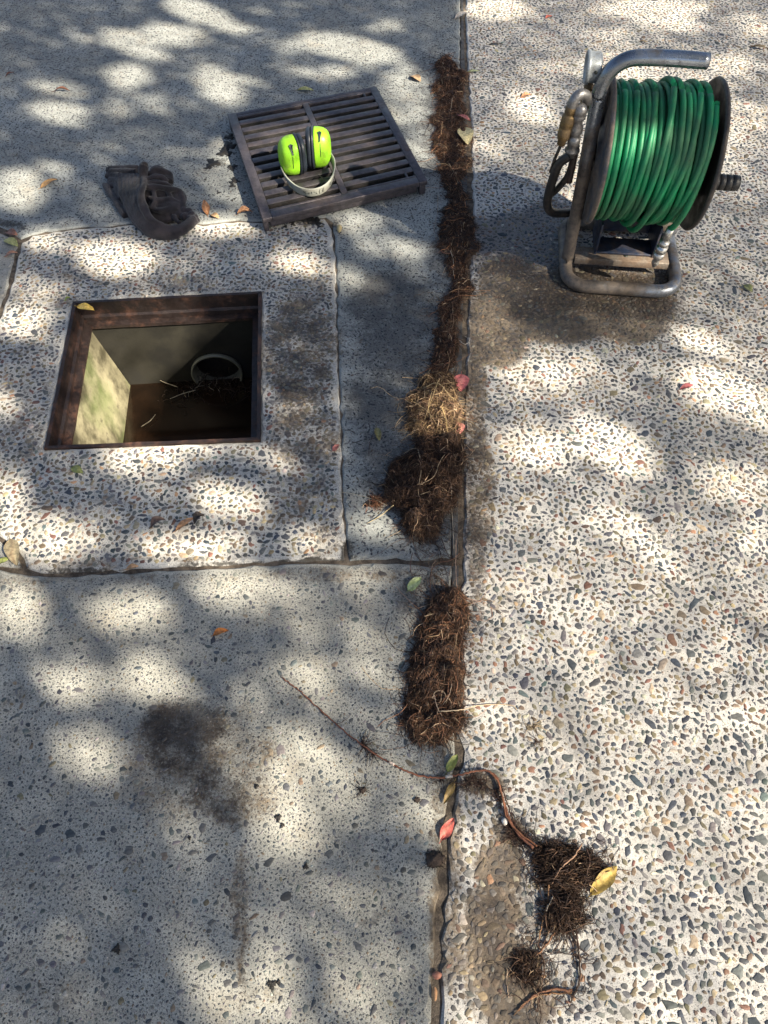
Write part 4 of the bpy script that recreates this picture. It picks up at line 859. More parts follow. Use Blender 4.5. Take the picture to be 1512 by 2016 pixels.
# ------------------------------------------------------------------ fallen leaves
def leaf(label, x0, y0, x1, y1, wid, col, col2=None, lift=0.004, arch=0.003, cup=0.25, z0=0.0, bend=0.0, name='fallen_leaf', cat='leaf'):
    """leaf from stalk (x0,y0) to tip (x1,y1) in the photograph; wid = width / length"""
    A_ = G(x0, y0, z0); B_ = G(x1, y1, z0); d = B_ - A_; L = d.length; ax = d.normalized(); sd = Vector((-ax.y, ax.x, 0)); n = 14; m_ = 7; V = []; C = []
    c2 = np.array(col2 if col2 else [q * .55 for q in col]); c1 = np.array(col); ph = random.uniform(0, 6)
    for lay in (0, 1):
        for i in range(n + 1):
            t = i / n; w_ = wid * L * .5 * (math.sin(PI * min(1, t ** .85)) ** .8) * (1 + .07 * math.sin(9 * t + ph)) + .0004
            for j in range(m_):
                s = -1 + 2 * j / (m_ - 1)
                p = A_ + ax * (t * L) + sd * (s * w_ + bend * L * math.sin(PI * t))
                p.z = z0 + .0012 + lift * t + arch * math.sin(PI * t) + cup * w_ * abs(s) ** 1.5 + .0012 * math.sin(6 * t + 3 * s + ph) * (1 if lay == 0 else 1) - .0005 * lay
                V.append(p)
                mid = math.exp(-(s * 5) ** 2); vein = .5 + .5 * math.sin(26 * (t + .35 * abs(s))); k = max(0, math.sin(5 * t + 4 * s + ph) * .5 + random.uniform(-.2, .3))
                C.append(c1 * (1 - k * .7) + c2 * k * .7 + mid * .12 * np.array([1, .9, .6]) * c1.max() + vein * .015)
    F = []
    N1 = (n + 1) * m_
    for i in range(n):
        for j in range(m_ - 1):
            q = (i * m_ + j, (i + 1) * m_ + j, (i + 1) * m_ + j + 1, i * m_ + j + 1); F.append(q[::-1]); F.append(tuple(N1 + k for k in q))
    o = mesh_obj(name, [v - A_ for v in V], F, M['leaf'], None, True, np.clip(np.array(C), 0, 1)); o.location = A_
    st = [A_ + ax * (-L * .16) + Vector((0, 0, .0015)) - A_, Vector((0, 0, .002)), ax * (L * .2) + Vector((0, 0, .002 + lift * .2 + arch * .5))]
    bm = bmesh.new(); add_tube(bm, smooth_path(st, 4), .0007, 5); s_ = from_bm('stalk', bm, M['leaf'], o); set_attr(s_.data, 'Col', c1 * .7)
    tag(o, label, cat); return o
RED = (.40,.08,.06); PINK = (.55,.20,.17); YEL = (.44,.30,.07); TAN = (.40,.26,.12); BRN = (.16,.075,.035); GRN = (.16,.19,.05); ORG = (.50,.17,.03); PGR = (.32,.34,.18)
leaf('pinkish red leaf lying across the joint beside the straw coloured tuft', 908,738,907,774,.62, (.50,.13,.12), PINK, arch=.003, z0=.003)
leaf('small broken pink leaf on the joint below the pinkish red leaf', 903,833,905,858,.62, PINK, TAN)
leaf('bright red leaf lying on the joint below the long root', 868,1655,893,1612,.42, (.42,.09,.07), (.46,.20,.14), arch=.005)
leaf('large yellow leaf with black blotches beside the dark wiry root tangle', 1162,1762,1213,1706,.36, YEL, (.16,.10,.03), lift=.006, arch=.010)
leaf('olive green leaf in the joint above the crossing long root', 880,1520,900,1487,.42, GRN, (.34,.32,.05), arch=.003)
leaf('brownish yellow leaf in the joint below the crossing long root', 894,1540,874,1584,.30, (.26,.17,.05), TAN, arch=.003)
leaf('pale green leaf lying beside the loose strands of the long root mat', 803,1164,829,1139,.50, (.30,.36,.15), (.46,.48,.30), arch=.004)
leaf('curled orange leaf on the worn concrete slab', 420,1252,451,1244,.42, ORG, (.20,.05,.02), arch=.009, cup=.7)
leaf('tan leaf on smooth concrete left of the dark cloth', 80,371,113,356,.36, (.34,.20,.08), BRN, arch=.006)
leaf('thin curled brown leaf on concrete at upper left', 106,181,138,181,.16, (.14,.05,.03), BRN, arch=.010, cup=.8)
leaf('tiny dark brown leaf scrap near the upper left corner', 12,151,28,145,.26, (.14,.06,.04), arch=.006)
leaf('yellow green leaf lying just behind the grate', 586,178,618,181,.34, (.38,.38,.14), (.20,.16,.06), arch=.006)
leaf('small tan leaf on concrete between grate and root mat', 809,150,828,163,.50, (.42,.28,.16), arch=.006)
leaf('pale bleached leaf lying across the joint near the top', 896,37,922,26,.34, (.56,.49,.40), (.5,.36,.3), arch=.006, z0=.003)
leaf('pale green leaf pointing right beside the top of the root mat', 920,143,944,142,.28, (.34,.36,.20), arch=.003)
leaf('pink red curled leaf on the upper root mat', 902,227,926,240,.28, (.50,.15,.12), PINK, z0=.014)
leaf('cream yellow leaf over the joint at the upper root mat', 912,252,921,288,.46, (.58,.48,.24), (.42,.36,.2), z0=.008, arch=.006)
leaf('upright orange brown leaf beside the dark cloth', 409,425,404,404,.40, (.42,.19,.08), lift=.018, arch=.003)
leaf('tan leaf right of the upright leaf by the cloth', 415,424,432,432,.50, (.50,.31,.16), TAN, arch=.005)
leaf('curled orange brown leaf at the front left corner of the grate', 466,424,498,420,.42, (.40,.20,.10), BRN, arch=.010, cup=.8)
leaf('yellow leaf caught on the back left corner of the pit frame', 152,604,187,614,.42, (.62,.42,.08), (.55,.30,.05), z0=.003, arch=.006)
leaf('tiny green leaf on the pebbles behind the pit frame', 128,592,139,588,.45, (.20,.26,.05), arch=.003)
leaf('green leaf on the pebbles in front of the pit', 141,921,165,934,.50, (.16,.19,.06), (.30,.28,.10), arch=.004)
leaf('dark red leaf on the pebbles far right of the straw tuft', 1338,768,1364,760,.36, (.24,.055,.06), (.34,.12,.12), arch=.006)
leaf('olive leaf on the pebbles right of the hose reel', 1463,562,1480,578,.55, (.18,.19,.08), GRN, arch=.004)
leaf('dark brown leaf near the top right corner', 1478,93,1511,100,.28, (.14,.11,.06), BRN, arch=.008)
leaf('yellow green leaf in the corner crack at the left edge', 10,472,37,488,.46, (.40,.38,.14), GRN, arch=.006)
leaf('reddish brown leaf behind the yellow green corner leaf', 12,458,36,466,.55, (.26,.12,.08), arch=.006)
leaf('pinkish dry leaf below the yellow green corner leaf', 10,506,36,500,.40, (.34,.18,.12), BRN, arch=.006)
leaf('long tan leaf in the crack at the left edge below the pit', 20,1062,36,1116,.40, (.28,.23,.14), BRN, arch=.006)
leaf('green leaf at the left edge below the pit', -4,1112,22,1100,.40, (.34,.38,.10), (.22,.22,.06), arch=.004)
leaf('dark brown curled leaf on the pebbles in front of the pit', 297,1040,327,1026,.50, (.09,.055,.045), (.18,.10,.07), arch=.014, cup=.8)
leaf('orange brown strip of bark lying in front of the pit', 346,1046,386,1022,.26, (.48,.25,.12), BRN, arch=.010, name='bark_strip', cat='bark')
leaf('black crumpled leaf at the end of the bark strip', 382,1032,404,1018,.60, (.035,.025,.020), (.08,.05,.04), arch=.014, cup=.9)
leaf('small orange leaf in the lower crack of the pebbled panel', 248,1122,274,1116,.42, (.50,.28,.14), TAN, arch=.004)
leaf('small olive leaf standing on the damp strip', 741,842,747,870,.34, (.20,.17,.06), (.10,.09,.03), arch=.005)
leaf('dry brown leaf caught on the back right of the pit frame', 462,606,486,596,.60, (.24,.15,.09), BRN, z0=-.05, arch=.016)
leaf('tiny red leaf on the pebbles above the joint at right', 1074,37,1086,33,.5, (.50,.12,.08), arch=.003)
leaf('small orange leaf on the pebbles left of the hose fittings', 1026,193,1044,188,.5, (.44,.20,.10), arch=.005)
leaf('black seed pod fragments on the pebbles above the reel', 962,88,990,90,.20, (.05,.045,.04), arch=.004)
leaf('thin tan sliver of leaf behind the reel handle', 1258,82,1274,85,.2, (.35,.26,.15), arch=.003)
leaf('dark red leaf flake at the left crack of the damp strip', 655,888,668,878,.6, (.26,.09,.08), arch=.002)
def loose_stone(label, cx, cy, rx, ry, h, col):
    c = G(cx, cy); m_ = zpx(cx, cy); bm = bmesh.new(); bmesh.ops.create_icosphere(bm, subdivisions=3, radius=1.0)
    for v in bm.verts: k = 1 + .06 * math.sin(4 * v.co.x + 2) + .05 * math.sin(5 * v.co.y); v.co = Vector((v.co.x * rx * m_ * k, v.co.y * ry * m_ * k, v.co.z * h * k + h * .8))
    o = from_bm('stone', bm, M['pebble']); set_attr(o.data, 'Col', col); o.location = (c.x, c.y, 0); tag(o, label, 'stone')
loose_stone('small rounded yellowish stone beside the crack in front of the grate', 668, 453, 5.5, 10, .008, (.42,.33,.17))
loose_stone('small pink pebble lying in the joint near the bottom', 860, 1920, 10, 7, .005, (.42,.18,.12))
loose_stone('tiny orange pebble in the joint below the pink pebble', 856, 1956, 5, 12, .004, (.48,.26,.13))
loose_stone('small white pebble against the long root', 993, 1618, 7, 7, .005, (.70,.66,.60))

# roots hanging in the pit
pr_ = empty('root_tangle', (0, 0, 0)); tag(pr_, 'black root tangle floating on the muddy water in the pit', 'roots')
def gw(px, py, z): return G(px, py, z)
for k in range(150):
    a = rr_.random(); cx, cy = (345 + 150 * a, 790 - 40 * math.sin(PI * a)) if k % 3 else (400 + 60 * a, 765 - 40 * rr_.random())
    p = gw(cx + rr_.normal(0, 14), cy + rr_.normal(0, 10), WATER_Z + .004); th = rr_.uniform(0, 2 * PI); L = rr_.uniform(.02, .06)
    if k == 0: PP = []; CC = []
    pts = []; q = p.copy()
    for i in range(7): pts.append((q.x, q.y, q.z + .006 * math.sin(i))); q = q + Vector((math.cos(th), math.sin(th), 0)) * L / 6; th += rr_.normal(0, .35)
    PP.append(pts); CC.append(np.array([.03,.02,.015]) * rr_.uniform(.5, 2) if rr_.random() < .9 else np.array([.4,.34,.25]))
fo2 = fibres('fibres', PP, np.full((150, 7), .0008), CC, M['fibre'], pr_); tag(fo2, kind='stuff')
for pts in ([(335,785),(360,775),(385,768)], [(304,742),(322,752),(350,762)], [(278,840),(296,828),(306,816)]):
    bm = bmesh.new(); add_tube(bm, smooth_path([gw(x, y, WATER_Z + .010) for x, y in pts], 6), .0012, 6); o = from_bm('root_strand', bm, M['fibre'], pr_); set_attr(o.data, 'Col', (.42,.36,.26))

# ------------------------------------------------------------------ ear defenders on the grate
GZ = ZT + .004
em = empty('ear_defenders', tuple(G(605, 330, GZ))); tag(em, 'fluorescent yellow green ear defenders with grey headband lying on the grate', 'ear defenders'); eo = Vector(em.location)
def cup(cpx, cpy, side, yaw, roll):
    """side -1: dome towards -x"""
    c = G(cpx, cpy, GZ + .056) - eo; Rm = Matrix.Rotation(yaw, 4, 'Z') @ Matrix.Rotation(roll, 4, 'X')
    def ringpt(a, ry, rz, x):
        ex_ = 2.6; ca, sa = math.cos(a), math.sin(a); k = (abs(ca) ** ex_ + abs(sa) ** ex_) ** (-1 / ex_); return Vector((x, ca * k * ry, sa * k * rz))
    def shell(prof, mat, name, n=40):
        bm = bmesh.new(); rs = []
        for x, sc in prof:
            p = [ringpt(2 * PI * k / n, .046 * sc, .059 * sc, x * side) for k in range(n)]
            rs.append([bm.verts.new(c + Rm @ q) for q in p])
        for A_, B_ in zip(rs, rs[1:]):
            for k in range(n): bm.faces.new((A_[k], A_[(k + 1) % n], B_[(k + 1) % n], B_[k]))
        bm.faces.new(rs[0]); bm.faces.new(rs[-1]); bmesh.ops.recalc_face_normals(bm, faces=bm.faces[:]); return from_bm(name, bm, mat, em)
    sh = shell([(.0, 1.0), (.004, 1.012), (.018, 1.0), (.031, .95), (.041, .85), (.0475, .70), (.0515, .48), (.053, .2)], M['muff'], 'ear_cup')
    shell([(-.0008, 1.03), (-.004, 1.06), (-.007, 1.06), (-.0085, 1.0)], M['cushion'], 'cup_rim')
    shell([(-.009, .97), (-.012, 1.02), (-.019, 1.0), (-.024, .93), (-.0255, .84), (-.024, .76), (-.018, .72)], M['cushion'], 'cushion')
    # seam line and clip where the headband wire enters
    bm = bmesh.new()
    tri = [(-.012, .016), (.010, .010), (-.004, -.030)]
    base = [ringpt(PI / 2, 0, 0, 0)]
    vs0 = []; vs1 = []
    cen = Vector((.022 * side, -.030, .036))
    def onshell(dy, dz, lift):
        # project a point of the clip onto the front upper side of the cup
        x = .020 + dy * .9; a = math.radians(128) + dz * 14; q = ringpt(a, .046 * 1.0, .059 * 1.0, x * side); q2 = q + Vector((0, q.y, q.z)).normalized() * lift; return c + Rm @ q2
    outl = [(-.007, .010), (0, .016), (.007, .010), (.005, 0), (.001, -.024), (-.003, -.026), (-.004, 0)]
    for dy, dz in outl: vs0.append(bm.verts.new(onshell(dy, -dz * 1.0, -.002))); vs1.append(bm.verts.new(onshell(dy, -dz * 1.0, .0032)))
    nn = len(outl); bm.faces.new(vs1); bm.faces.new(vs0)
    for k in range(nn): bm.faces.new((vs0[k], vs0[(k + 1) % nn], vs1[(k + 1) % nn], vs1[k]))
    bmesh.ops.recalc_face_normals(bm, faces=bm.faces[:]); from_bm('clip', bm, M['cushion'], em, False)
    bm = bmesh.new(); add_tube(bm, smooth_path([onshell(.001, .030 + k * .012, .0005) for k in range(5)], 4), .0008, 6); from_bm('seam', bm, M['ink'], em)
    return c, Rm
cup(582, 304, -1, math.radians(20), math.radians(8)); cup(619, 290, 1, math.radians(2), math.radians(-8))
bp = [(558,338,.016),(563,352,.010),(573,367,.004),(588,380,.001),(606,386,.0),(624,385,.0),(640,377,.002),(651,363,.006),(656,345,.010),(655,327,.016),(648,312,.022)]
path = smooth_path([G(x, y, GZ + z) - eo for x, y, z in bp], 6)
bm = bmesh.new(); rr2 = []; Hb = .030
for i, p in enumerate(path):
    t = (path[min(i + 1, len(path) - 1)] - path[max(i - 1, 0)]); t.z = 0; t.normalize(); nr = Vector((t.y, -t.x, 0)); hb = Hb * (1 - .35 * abs(2 * i / (len(path) - 1) - 1) ** 3)
    lean = nr * .006
    rr2.append([bm.verts.new(p + nr * a_ + lean * b_ + Vector((0, 0, b_ * hb))) for a_, b_ in ((.0018, 0), (.0028, .06), (.0018, .5), (.0028, .94), (.0018, 1), (-.0018, 1), (-.001, .5), (-.0018, 0))])
for A_, B_ in zip(rr2, rr2[1:]):
    for k in range(8): bm.faces.new((A_[k], A_[(k + 1) % 8], B_[(k + 1) % 8], B_[k]))
bm.faces.new(rr2[0]); bm.faces.new(rr2[-1]); bmesh.ops.recalc_face_normals(bm, faces=bm.faces[:]); from_bm('headband', bm, M['band'], em, True)
# worn print on the headband: short dark strokes, no longer readable
def on_band(f, h, off=.0012):
    i = f * (len(path) - 1); a = int(i); p = path[a].lerp(path[min(a + 1, len(path) - 1)], i - a); t = path[min(a + 1, len(path) - 1)] - path[a]; t.z = 0; t.normalize(); nr = Vector((t.y, -t.x, 0))
    hb = Hb * (1 - .35 * abs(2 * f - 1) ** 3); return p + nr * (.0022 + off + .006 * h) + Vector((0, 0, h * hb)), t
bm = bmesh.new()
def stroke(f0, h0, f1, h1, wd=.0006):
    a, t = on_band(f0, h0, .0004); b, _ = on_band(f1, h1, .0004); add_tube(bm, [a, a.lerp(b, .5), b], wd, 4)
f = .36
for k in range(7):
    for _ in range(3): stroke(f + random.uniform(0, .014), .30 + .4 * random.random(), f + random.uniform(0, .016), .30 + .4 * random.random())
    f += .021
for (a0, b0, a1, b1) in ((.525, .25, .525, .75), (.525, .75, .555, .75), (.555, .75, .555, .25), (.525, .25, .555, .25), (.568, .2, .568, .8), (.655, .35, .665, .7), (.665, .35, .655, .7)): stroke(a0, b0, a1, b1, .0008)
from_bm('print', bm, M['ink'], em, False)
bm = bmesh.new()
for (x, y) in ((632, 300), (630, 316), (641, 309)): pass
bm.free()
for pp_ in ([(653,350),(640,352),(628,346)], [(632,348),(636,358),(630,366)]):
    bm = bmesh.new(); add_tube(bm, smooth_path([G(x, y, GZ + .008) - eo for x, y in pp_], 5), .0018, 6); from_bm('band_wire', bm, M['rubber'], em)

# ------------------------------------------------------------------ hose reel
reel = empty('hose_reel', (.695, 1.90, 0), -0.10); tag(reel, 'portable steel hose reel wound with green pressure hose', 'hose reel')
def tube_part(name, pts, r, mat, n=8, sides=20, closed=False, parent=None, cap=True):
    bm = bmesh.new(); P = smooth_path(pts, n) if not closed else smooth_path(list(pts) + [pts[0]], n)[:-1]; add_tube(bm, P, r, sides, cap, closed); return from_bm(name, bm, mat, parent or reel)
def rrect(x0, x1, y0, y1, rad, z, n=8):
    out = []
    for cx, cy, a0 in ((x1 - rad, y0 + rad, -90), (x1 - rad, y1 - rad, 0), (x0 + rad, y1 - rad, 90), (x0 + rad, y0 + rad, 180)):
        for k in range(n + 1): a = math.radians(a0 + 90 * k / n); out.append(Vector((cx + rad * math.cos(a), cy + rad * math.sin(a), z)))
    return out
bm = bmesh.new(); P = rrect(-.156, .158, -.150, .150, .060, .0200); P = P[13:] + P[:13]; P = [p.lerp(q, t) for p, q in zip(P, P[1:] + P[:1]) for t in (0, .5)]; add_tube(bm, P, .0185, 22, closed=True); from_bm('base_loop', bm, M['tube_dirty'], reel)
tube_part('upright', [(-.156, -.062, .036), (-.158, -.060, .12), (-.163, -.056, .28), (-.169, -.052, .42), (-.172, -.049, .500), (-.1715, -.0485, .508)], .0176, M['tube_dirty'], 6, cap=False)
hp = [(-.172, -.049, .500), (-.170, -.048, .535), (-.158, -.047, .566), (-.134, -.046, .588), (-.100, -.046, .598), (-.02, -.046, .600), (.058, -.046, .598)]
bm = bmesh.new(); P = smooth_path(hp, 6); add_tube(bm, P, .0178, 22, cap=False)
add_tube(bm, [P[-1] + Vector((.0001, 0, 0)), P[-1] - Vector((.03, 0, 0))], .0150, 22, cap=False); bmesh.ops.recalc_face_normals(bm, faces=bm.faces[:])
h_ = from_bm('handle', bm, M['tube'], reel); h_.modifiers.new('solid', 'SOLIDIFY').thickness = .0015
# bearing plate behind the upright, with slots
bm = bmesh.new()
for (z0, z1) in ((.10, .255), (.285, .30), (.33, .50)): add_box(bm, (-.147, .012, (z0 + z1) / 2), (.005, .060, z1 - z0))
for y in (-.012, .036): add_box(bm, (-.147, y, .28), (.0052, .012, .12))
from_bm('bearing_plate', bm, M['flange_dirty'], reel, True, .001)
ZC = .34; RF = .180
def flange(x, side, mat):
    f_ = bmesh.new()
    prof_ = [(-.004, .0), (-.004, .05), (-.010, .055), (-.010, .075), (-.003, .085), (-.003, RF - .014), (-.006, RF - .006), (-.005, RF), (.001, RF + .003), (.006, RF), (.006, RF - .006), (.001, RF - .014), (.001, .0)]
    add_lathe(f_, (x, 0, ZC), (1, 0, 0), prof_ if side < 0 else [(-a, b) for a, b in reversed(prof_)], 96); return from_bm('flange', f_, mat, reel)
flange(-.135, -1, M['flange_dirty']); flange(.135, 1, M['flange'])
bm = bmesh.new(); add_lathe(bm, (-.133, 0, ZC), (1, 0, 0), [(0, .09), (.266, .09)], 40); from_bm('drum', bm, M['flange'], reel)
bm = bmesh.new(); add_lathe(bm, (-.165, 0, ZC), (1, 0, 0), [(0, .0), (0, .028), (.02, .028), (.02, .018), (.32, .018), (.32, .026), (.335, .026), (.335, 0)], 28); from_bm('axle', bm, M['flange_dirty'], reel)
bm = bmesh.new(); pk = [(0, 0), (0, .010), (.006, .010), (.006, .0185)]
for k in range(4): pk += [(.008 + k * .016, .0195), (.020 + k * .016, .0195), (.021 + k * .016, .0182), (.0235 + k * .016, .0182)]
pk += [(.073, .0185), (.0745, .0165), (.0745, 0)]
add_lathe(bm, (.137, -.118, .345), (1, 0, 0), pk, 28); from_bm('crank_grip', bm, M['rubber'], reel)
# hose: two full layers and the untidy outer one
rh = np.random.default_rng(12)
def coil(x0, x1, R0, turns, seed, amp=.0, ramp=.0, rad=.0078, ph=0.0, spt=40, sag=.0):
    r = np.random.default_rng(seed); N = int(turns * spt); T = np.arange(N + 1) / spt
    kx = r.normal(0, 1, int(turns) + 4); kr = r.normal(0, 1, int(turns) + 4); k2 = r.normal(0, 1, 2 * int(turns) + 8)
    X = x0 + (x1 - x0) * (T / turns) + amp * np.interp(T, np.arange(len(kx)), kx) + amp * .5 * np.interp(T * 2, np.arange(len(k2)), k2)
    Rr = R0 + ramp * np.abs(np.interp(T, np.arange(len(kr)), kr)) + .0012 * np.sin(T * 2 * PI * 3 + seed)
    lo, hi = -.135 + rad + .003, .112 - rad; X = np.clip(X, lo, hi); A_ = 2 * PI * T + ph
    return [Vector((x, -math.sin(a) * q, ZC + math.cos(a) * q - sag * max(0, -math.cos(a)))) for x, a, q in zip(X, A_, Rr)]
bm = bmesh.new(); add_tube(bm, coil(-.124, .108, .122, 14.7, 1), .0078, 8); add_tube(bm, coil(.106, -.124, .138, 14.6, 2, .002, .002), .0078, 10)
from_bm('inner_hose', bm, M['hose'], reel)
outer = coil(-.124, .104, .1525, 14.6, 5, .0032, .0060, sag=.007)
bm = bmesh.new(); add_tube(bm, outer, .0077, 14); from_bm('hose', bm, M['hose'], reel)
# loose turns that ride over the rest and cross it
def loop(xs, R0, lift_top, sag, name='hose_turn', seed=0):
    r = np.random.default_rng(seed); n_ = 72; P = []
    for k in range(n_):
        a = 2 * PI * k / n_; x = np.interp(k, np.linspace(0, n_, len(xs)), xs)
        q = R0 + .002 * math.sin(3 * a + seed) + lift_top * max(0, math.cos(a)) ** 4 + sag * max(0, -math.cos(a)) ** 3
        P.append(Vector((x, -math.sin(a) * q, ZC + math.cos(a) * q)))
    bm = bmesh.new(); add_tube(bm, P, .0076, 14, closed=True); from_bm(name, bm, M['hose'], reel)
loop([.010, -.004, -.020, -.030, -.020, 0, .010], .163, .012, .018, seed=1)
loop([.030, .034, .004, -.004, .010, .022, .030], .164, .006, .040, seed=2)
loop([.078, .060, .030, .018, .030, .060, .078], .164, .002, .010, seed=3)
loop([-.030, -.040, -.056, -.066, -.055, -.04, -.030], .160, .003, .008, seed=4)
loop([.100, .094, .072, .060, .080, .097, .100], .164, .002, .004, seed=5)
loop([.048, .048, .040, .040, .044, .048, .048], .160, .004, .006, seed=6)
loop([-.105, -.107, -.108, -.108, -.107, -.105, -.105], .159, .003, .002, seed=7)
loop([-.075, -.080, -.092, -.094, -.088, -.08, -.075], .160, .001, .004, seed=8)
# hose end with its crimped fitting and nozzle
end = [(.112, -.04, .500), (.108, -.115, .462), (.100, -.160, .38), (.092, -.168, .30), (.084, -.155, .245), (.078, -.140, .215)]
tube_part('hose_end', end, .0080, M['hose'], 8, 14)
nz0 = Vector((.0785, -.141, .217)); nzd = (Vector((.074, -.128, .100)) - nz0).normalized()
bm = bmesh.new(); add_lathe(bm, nz0, nzd, [(-.004, .0100), (.030, .0105), (.031, .0085), (.040, .0085), (.041, .0140), (.052, .0140), (.053, .011), (.058, .011), (.059, .0155), (.076, .0155), (.078, .0125), (.081, .0125), (.082, .0160), (.096, .0150), (.104, .0100), (.106, .0070), (.112, .0100), (.120, .0105), (.134, .0035), (.136, 0)], 24); from_bm('nozzle', bm, M['chrome'], reel)
# base plates and U bracket
bm = bmesh.new(); add_box(bm, (0, -.036, .046), (.270, .052, .006)); add_box(bm, (0, -.0615, .038), (.268, .004, .020)); from_bm('cross_plate', bm, M['bracket'], reel, True, .0012)
bm = bmesh.new(); add_lathe(bm, (.012, -.040, .0478), (0, 0, 1), [(0, .0065), (.0016, .0065), (.0016, 0)], 16); from_bm('bolt_hole', bm, M['ink'], reel)
bm = bmesh.new()
add_box(bm, (-.076, .012, .098), (.006, .108, .100)); add_box(bm, (.088, .012, .098), (.006, .108, .100)); add_box(bm, (.006, .060, .142), (.158, .050, .006)); add_box(bm, (.006, .064, .098), (.158, .006, .084)); add_box(bm, (.006, -.005, .054), (.158, .070, .006))
from_bm('drum_bracket', bm, M['blueblack'], reel, True, .0012)
tube_part('rear_crossbar', [(-.150, .105, .052), (0, .105, .052), (.172, .105, .052)], .021, M['tube_dirty'], 4)
bm = bmesh.new(); add_box(bm, (.128, .085, .080), (.050, .040, .036)); from_bm('clamp', bm, M['bracket'], reel, True, .003)
# pressure gauge, fittings and feed hoses on the left side
gq = Vector((-.196, -.012, .556))
bm = bmesh.new(); add_lathe(bm, gq + Vector((.020, 0, 0)), (-1, 0, -.05), [(0, 0), (0, .030), (.004, .034), (.026, .034), (.027, .037), (.034, .037), (.036, .034), (.036, .032), (.032, .031), (.032, 0)], 36); g_ = from_bm('pressure_gauge', bm, M['gauge'], reel)
bm = bmesh.new(); add_lathe(bm, gq + Vector((.006, -.0345, .004)), (0, -1, .2), [(0, .004), (.0012, .004), (.0012, 0)], 12); from_bm('vent_hole', bm, M['ink'], g_)
bm = bmesh.new(); add_lathe(bm, gq + Vector((.002, 0, -.030)), (.02, 0, -1), [(0, .009), (.012, .009), (.013, .012), (.024, .012), (.025, .009), (.034, .009), (.035, .014), (.058, .014), (.060, .010), (.075, .010)], 20); from_bm('gauge_fitting', bm, M['brass'], reel)
bm = bmesh.new(); add_lathe(bm, (-.236, -.088, .498), (-.08, -.02, -1), [(-.004, .010), (0, .013), (.014, .0135), (.016, .0110), (.020, .0150), (.022, .0162), (.048, .0165), (.050, .0150), (.052, .0165), (.072, .0160), (.080, .0135), (.083, .0110), (.094, .0105), (.096, 0)], 26); from_bm('brass_coupler', bm, M['brass'], reel)
tube_part('elbow', [(-.236, -.088, .490), (-.234, -.087, .512), (-.222, -.080, .524), (-.205, -.068, .516), (-.196, -.058, .496)], .0125, M['grey_fit'], 6, 18)
bm = bmesh.new(); add_lathe(bm, (-.214, -.088, .508), (.01, 0, -1), [(0, 0), (.001, .006), (.006, .013), (.014, .0168), (.024, .0168), (.026, .0150), (.028, .0168), (.036, .0160), (.042, .0115), (.050, .0120), (.060, .0160), (.068, .0165), (.078, .0130), (.082, .0120), (.084, .0155), (.104, .0155), (.106, .0120), (.116, .0190), (.121, .0190), (.123, .0110), (.135, .0110)], 28); from_bm('check_valve', bm, M['grey_fit'], reel)
tube_part('thin_pipe', [(-.243, -.090, .408), (-.246, -.090, .39), (-.250, -.080, .36), (-.252, -.060, .31)], .0042, M['rubber'], 6, 10)
tube_part('feed_hose', [(-.214, -.088, .376), (-.222, -.086, .368), (-.237, -.080, .345), (-.243, -.070, .30), (-.245, -.055, .24), (-.238, -.035, .19), (-.216, -.010, .155), (-.180, .02, .135), (-.145, .05, .12)], .0120, M['rubber'], 8, 16)
tube_part('feed_hose', [(-.206, -.080, .385), (-.204, -.075, .34), (-.208, -.065, .30), (-.224, -.05, .255), (-.240, -.045, .23)], .0085, M['rubber'], 8, 14)
tube_part('valve_stem', [(-.204, -.088, .40), (-.203, -.086, .34), (-.203, -.085, .30)], .0085, M['rust'], 6, 14)

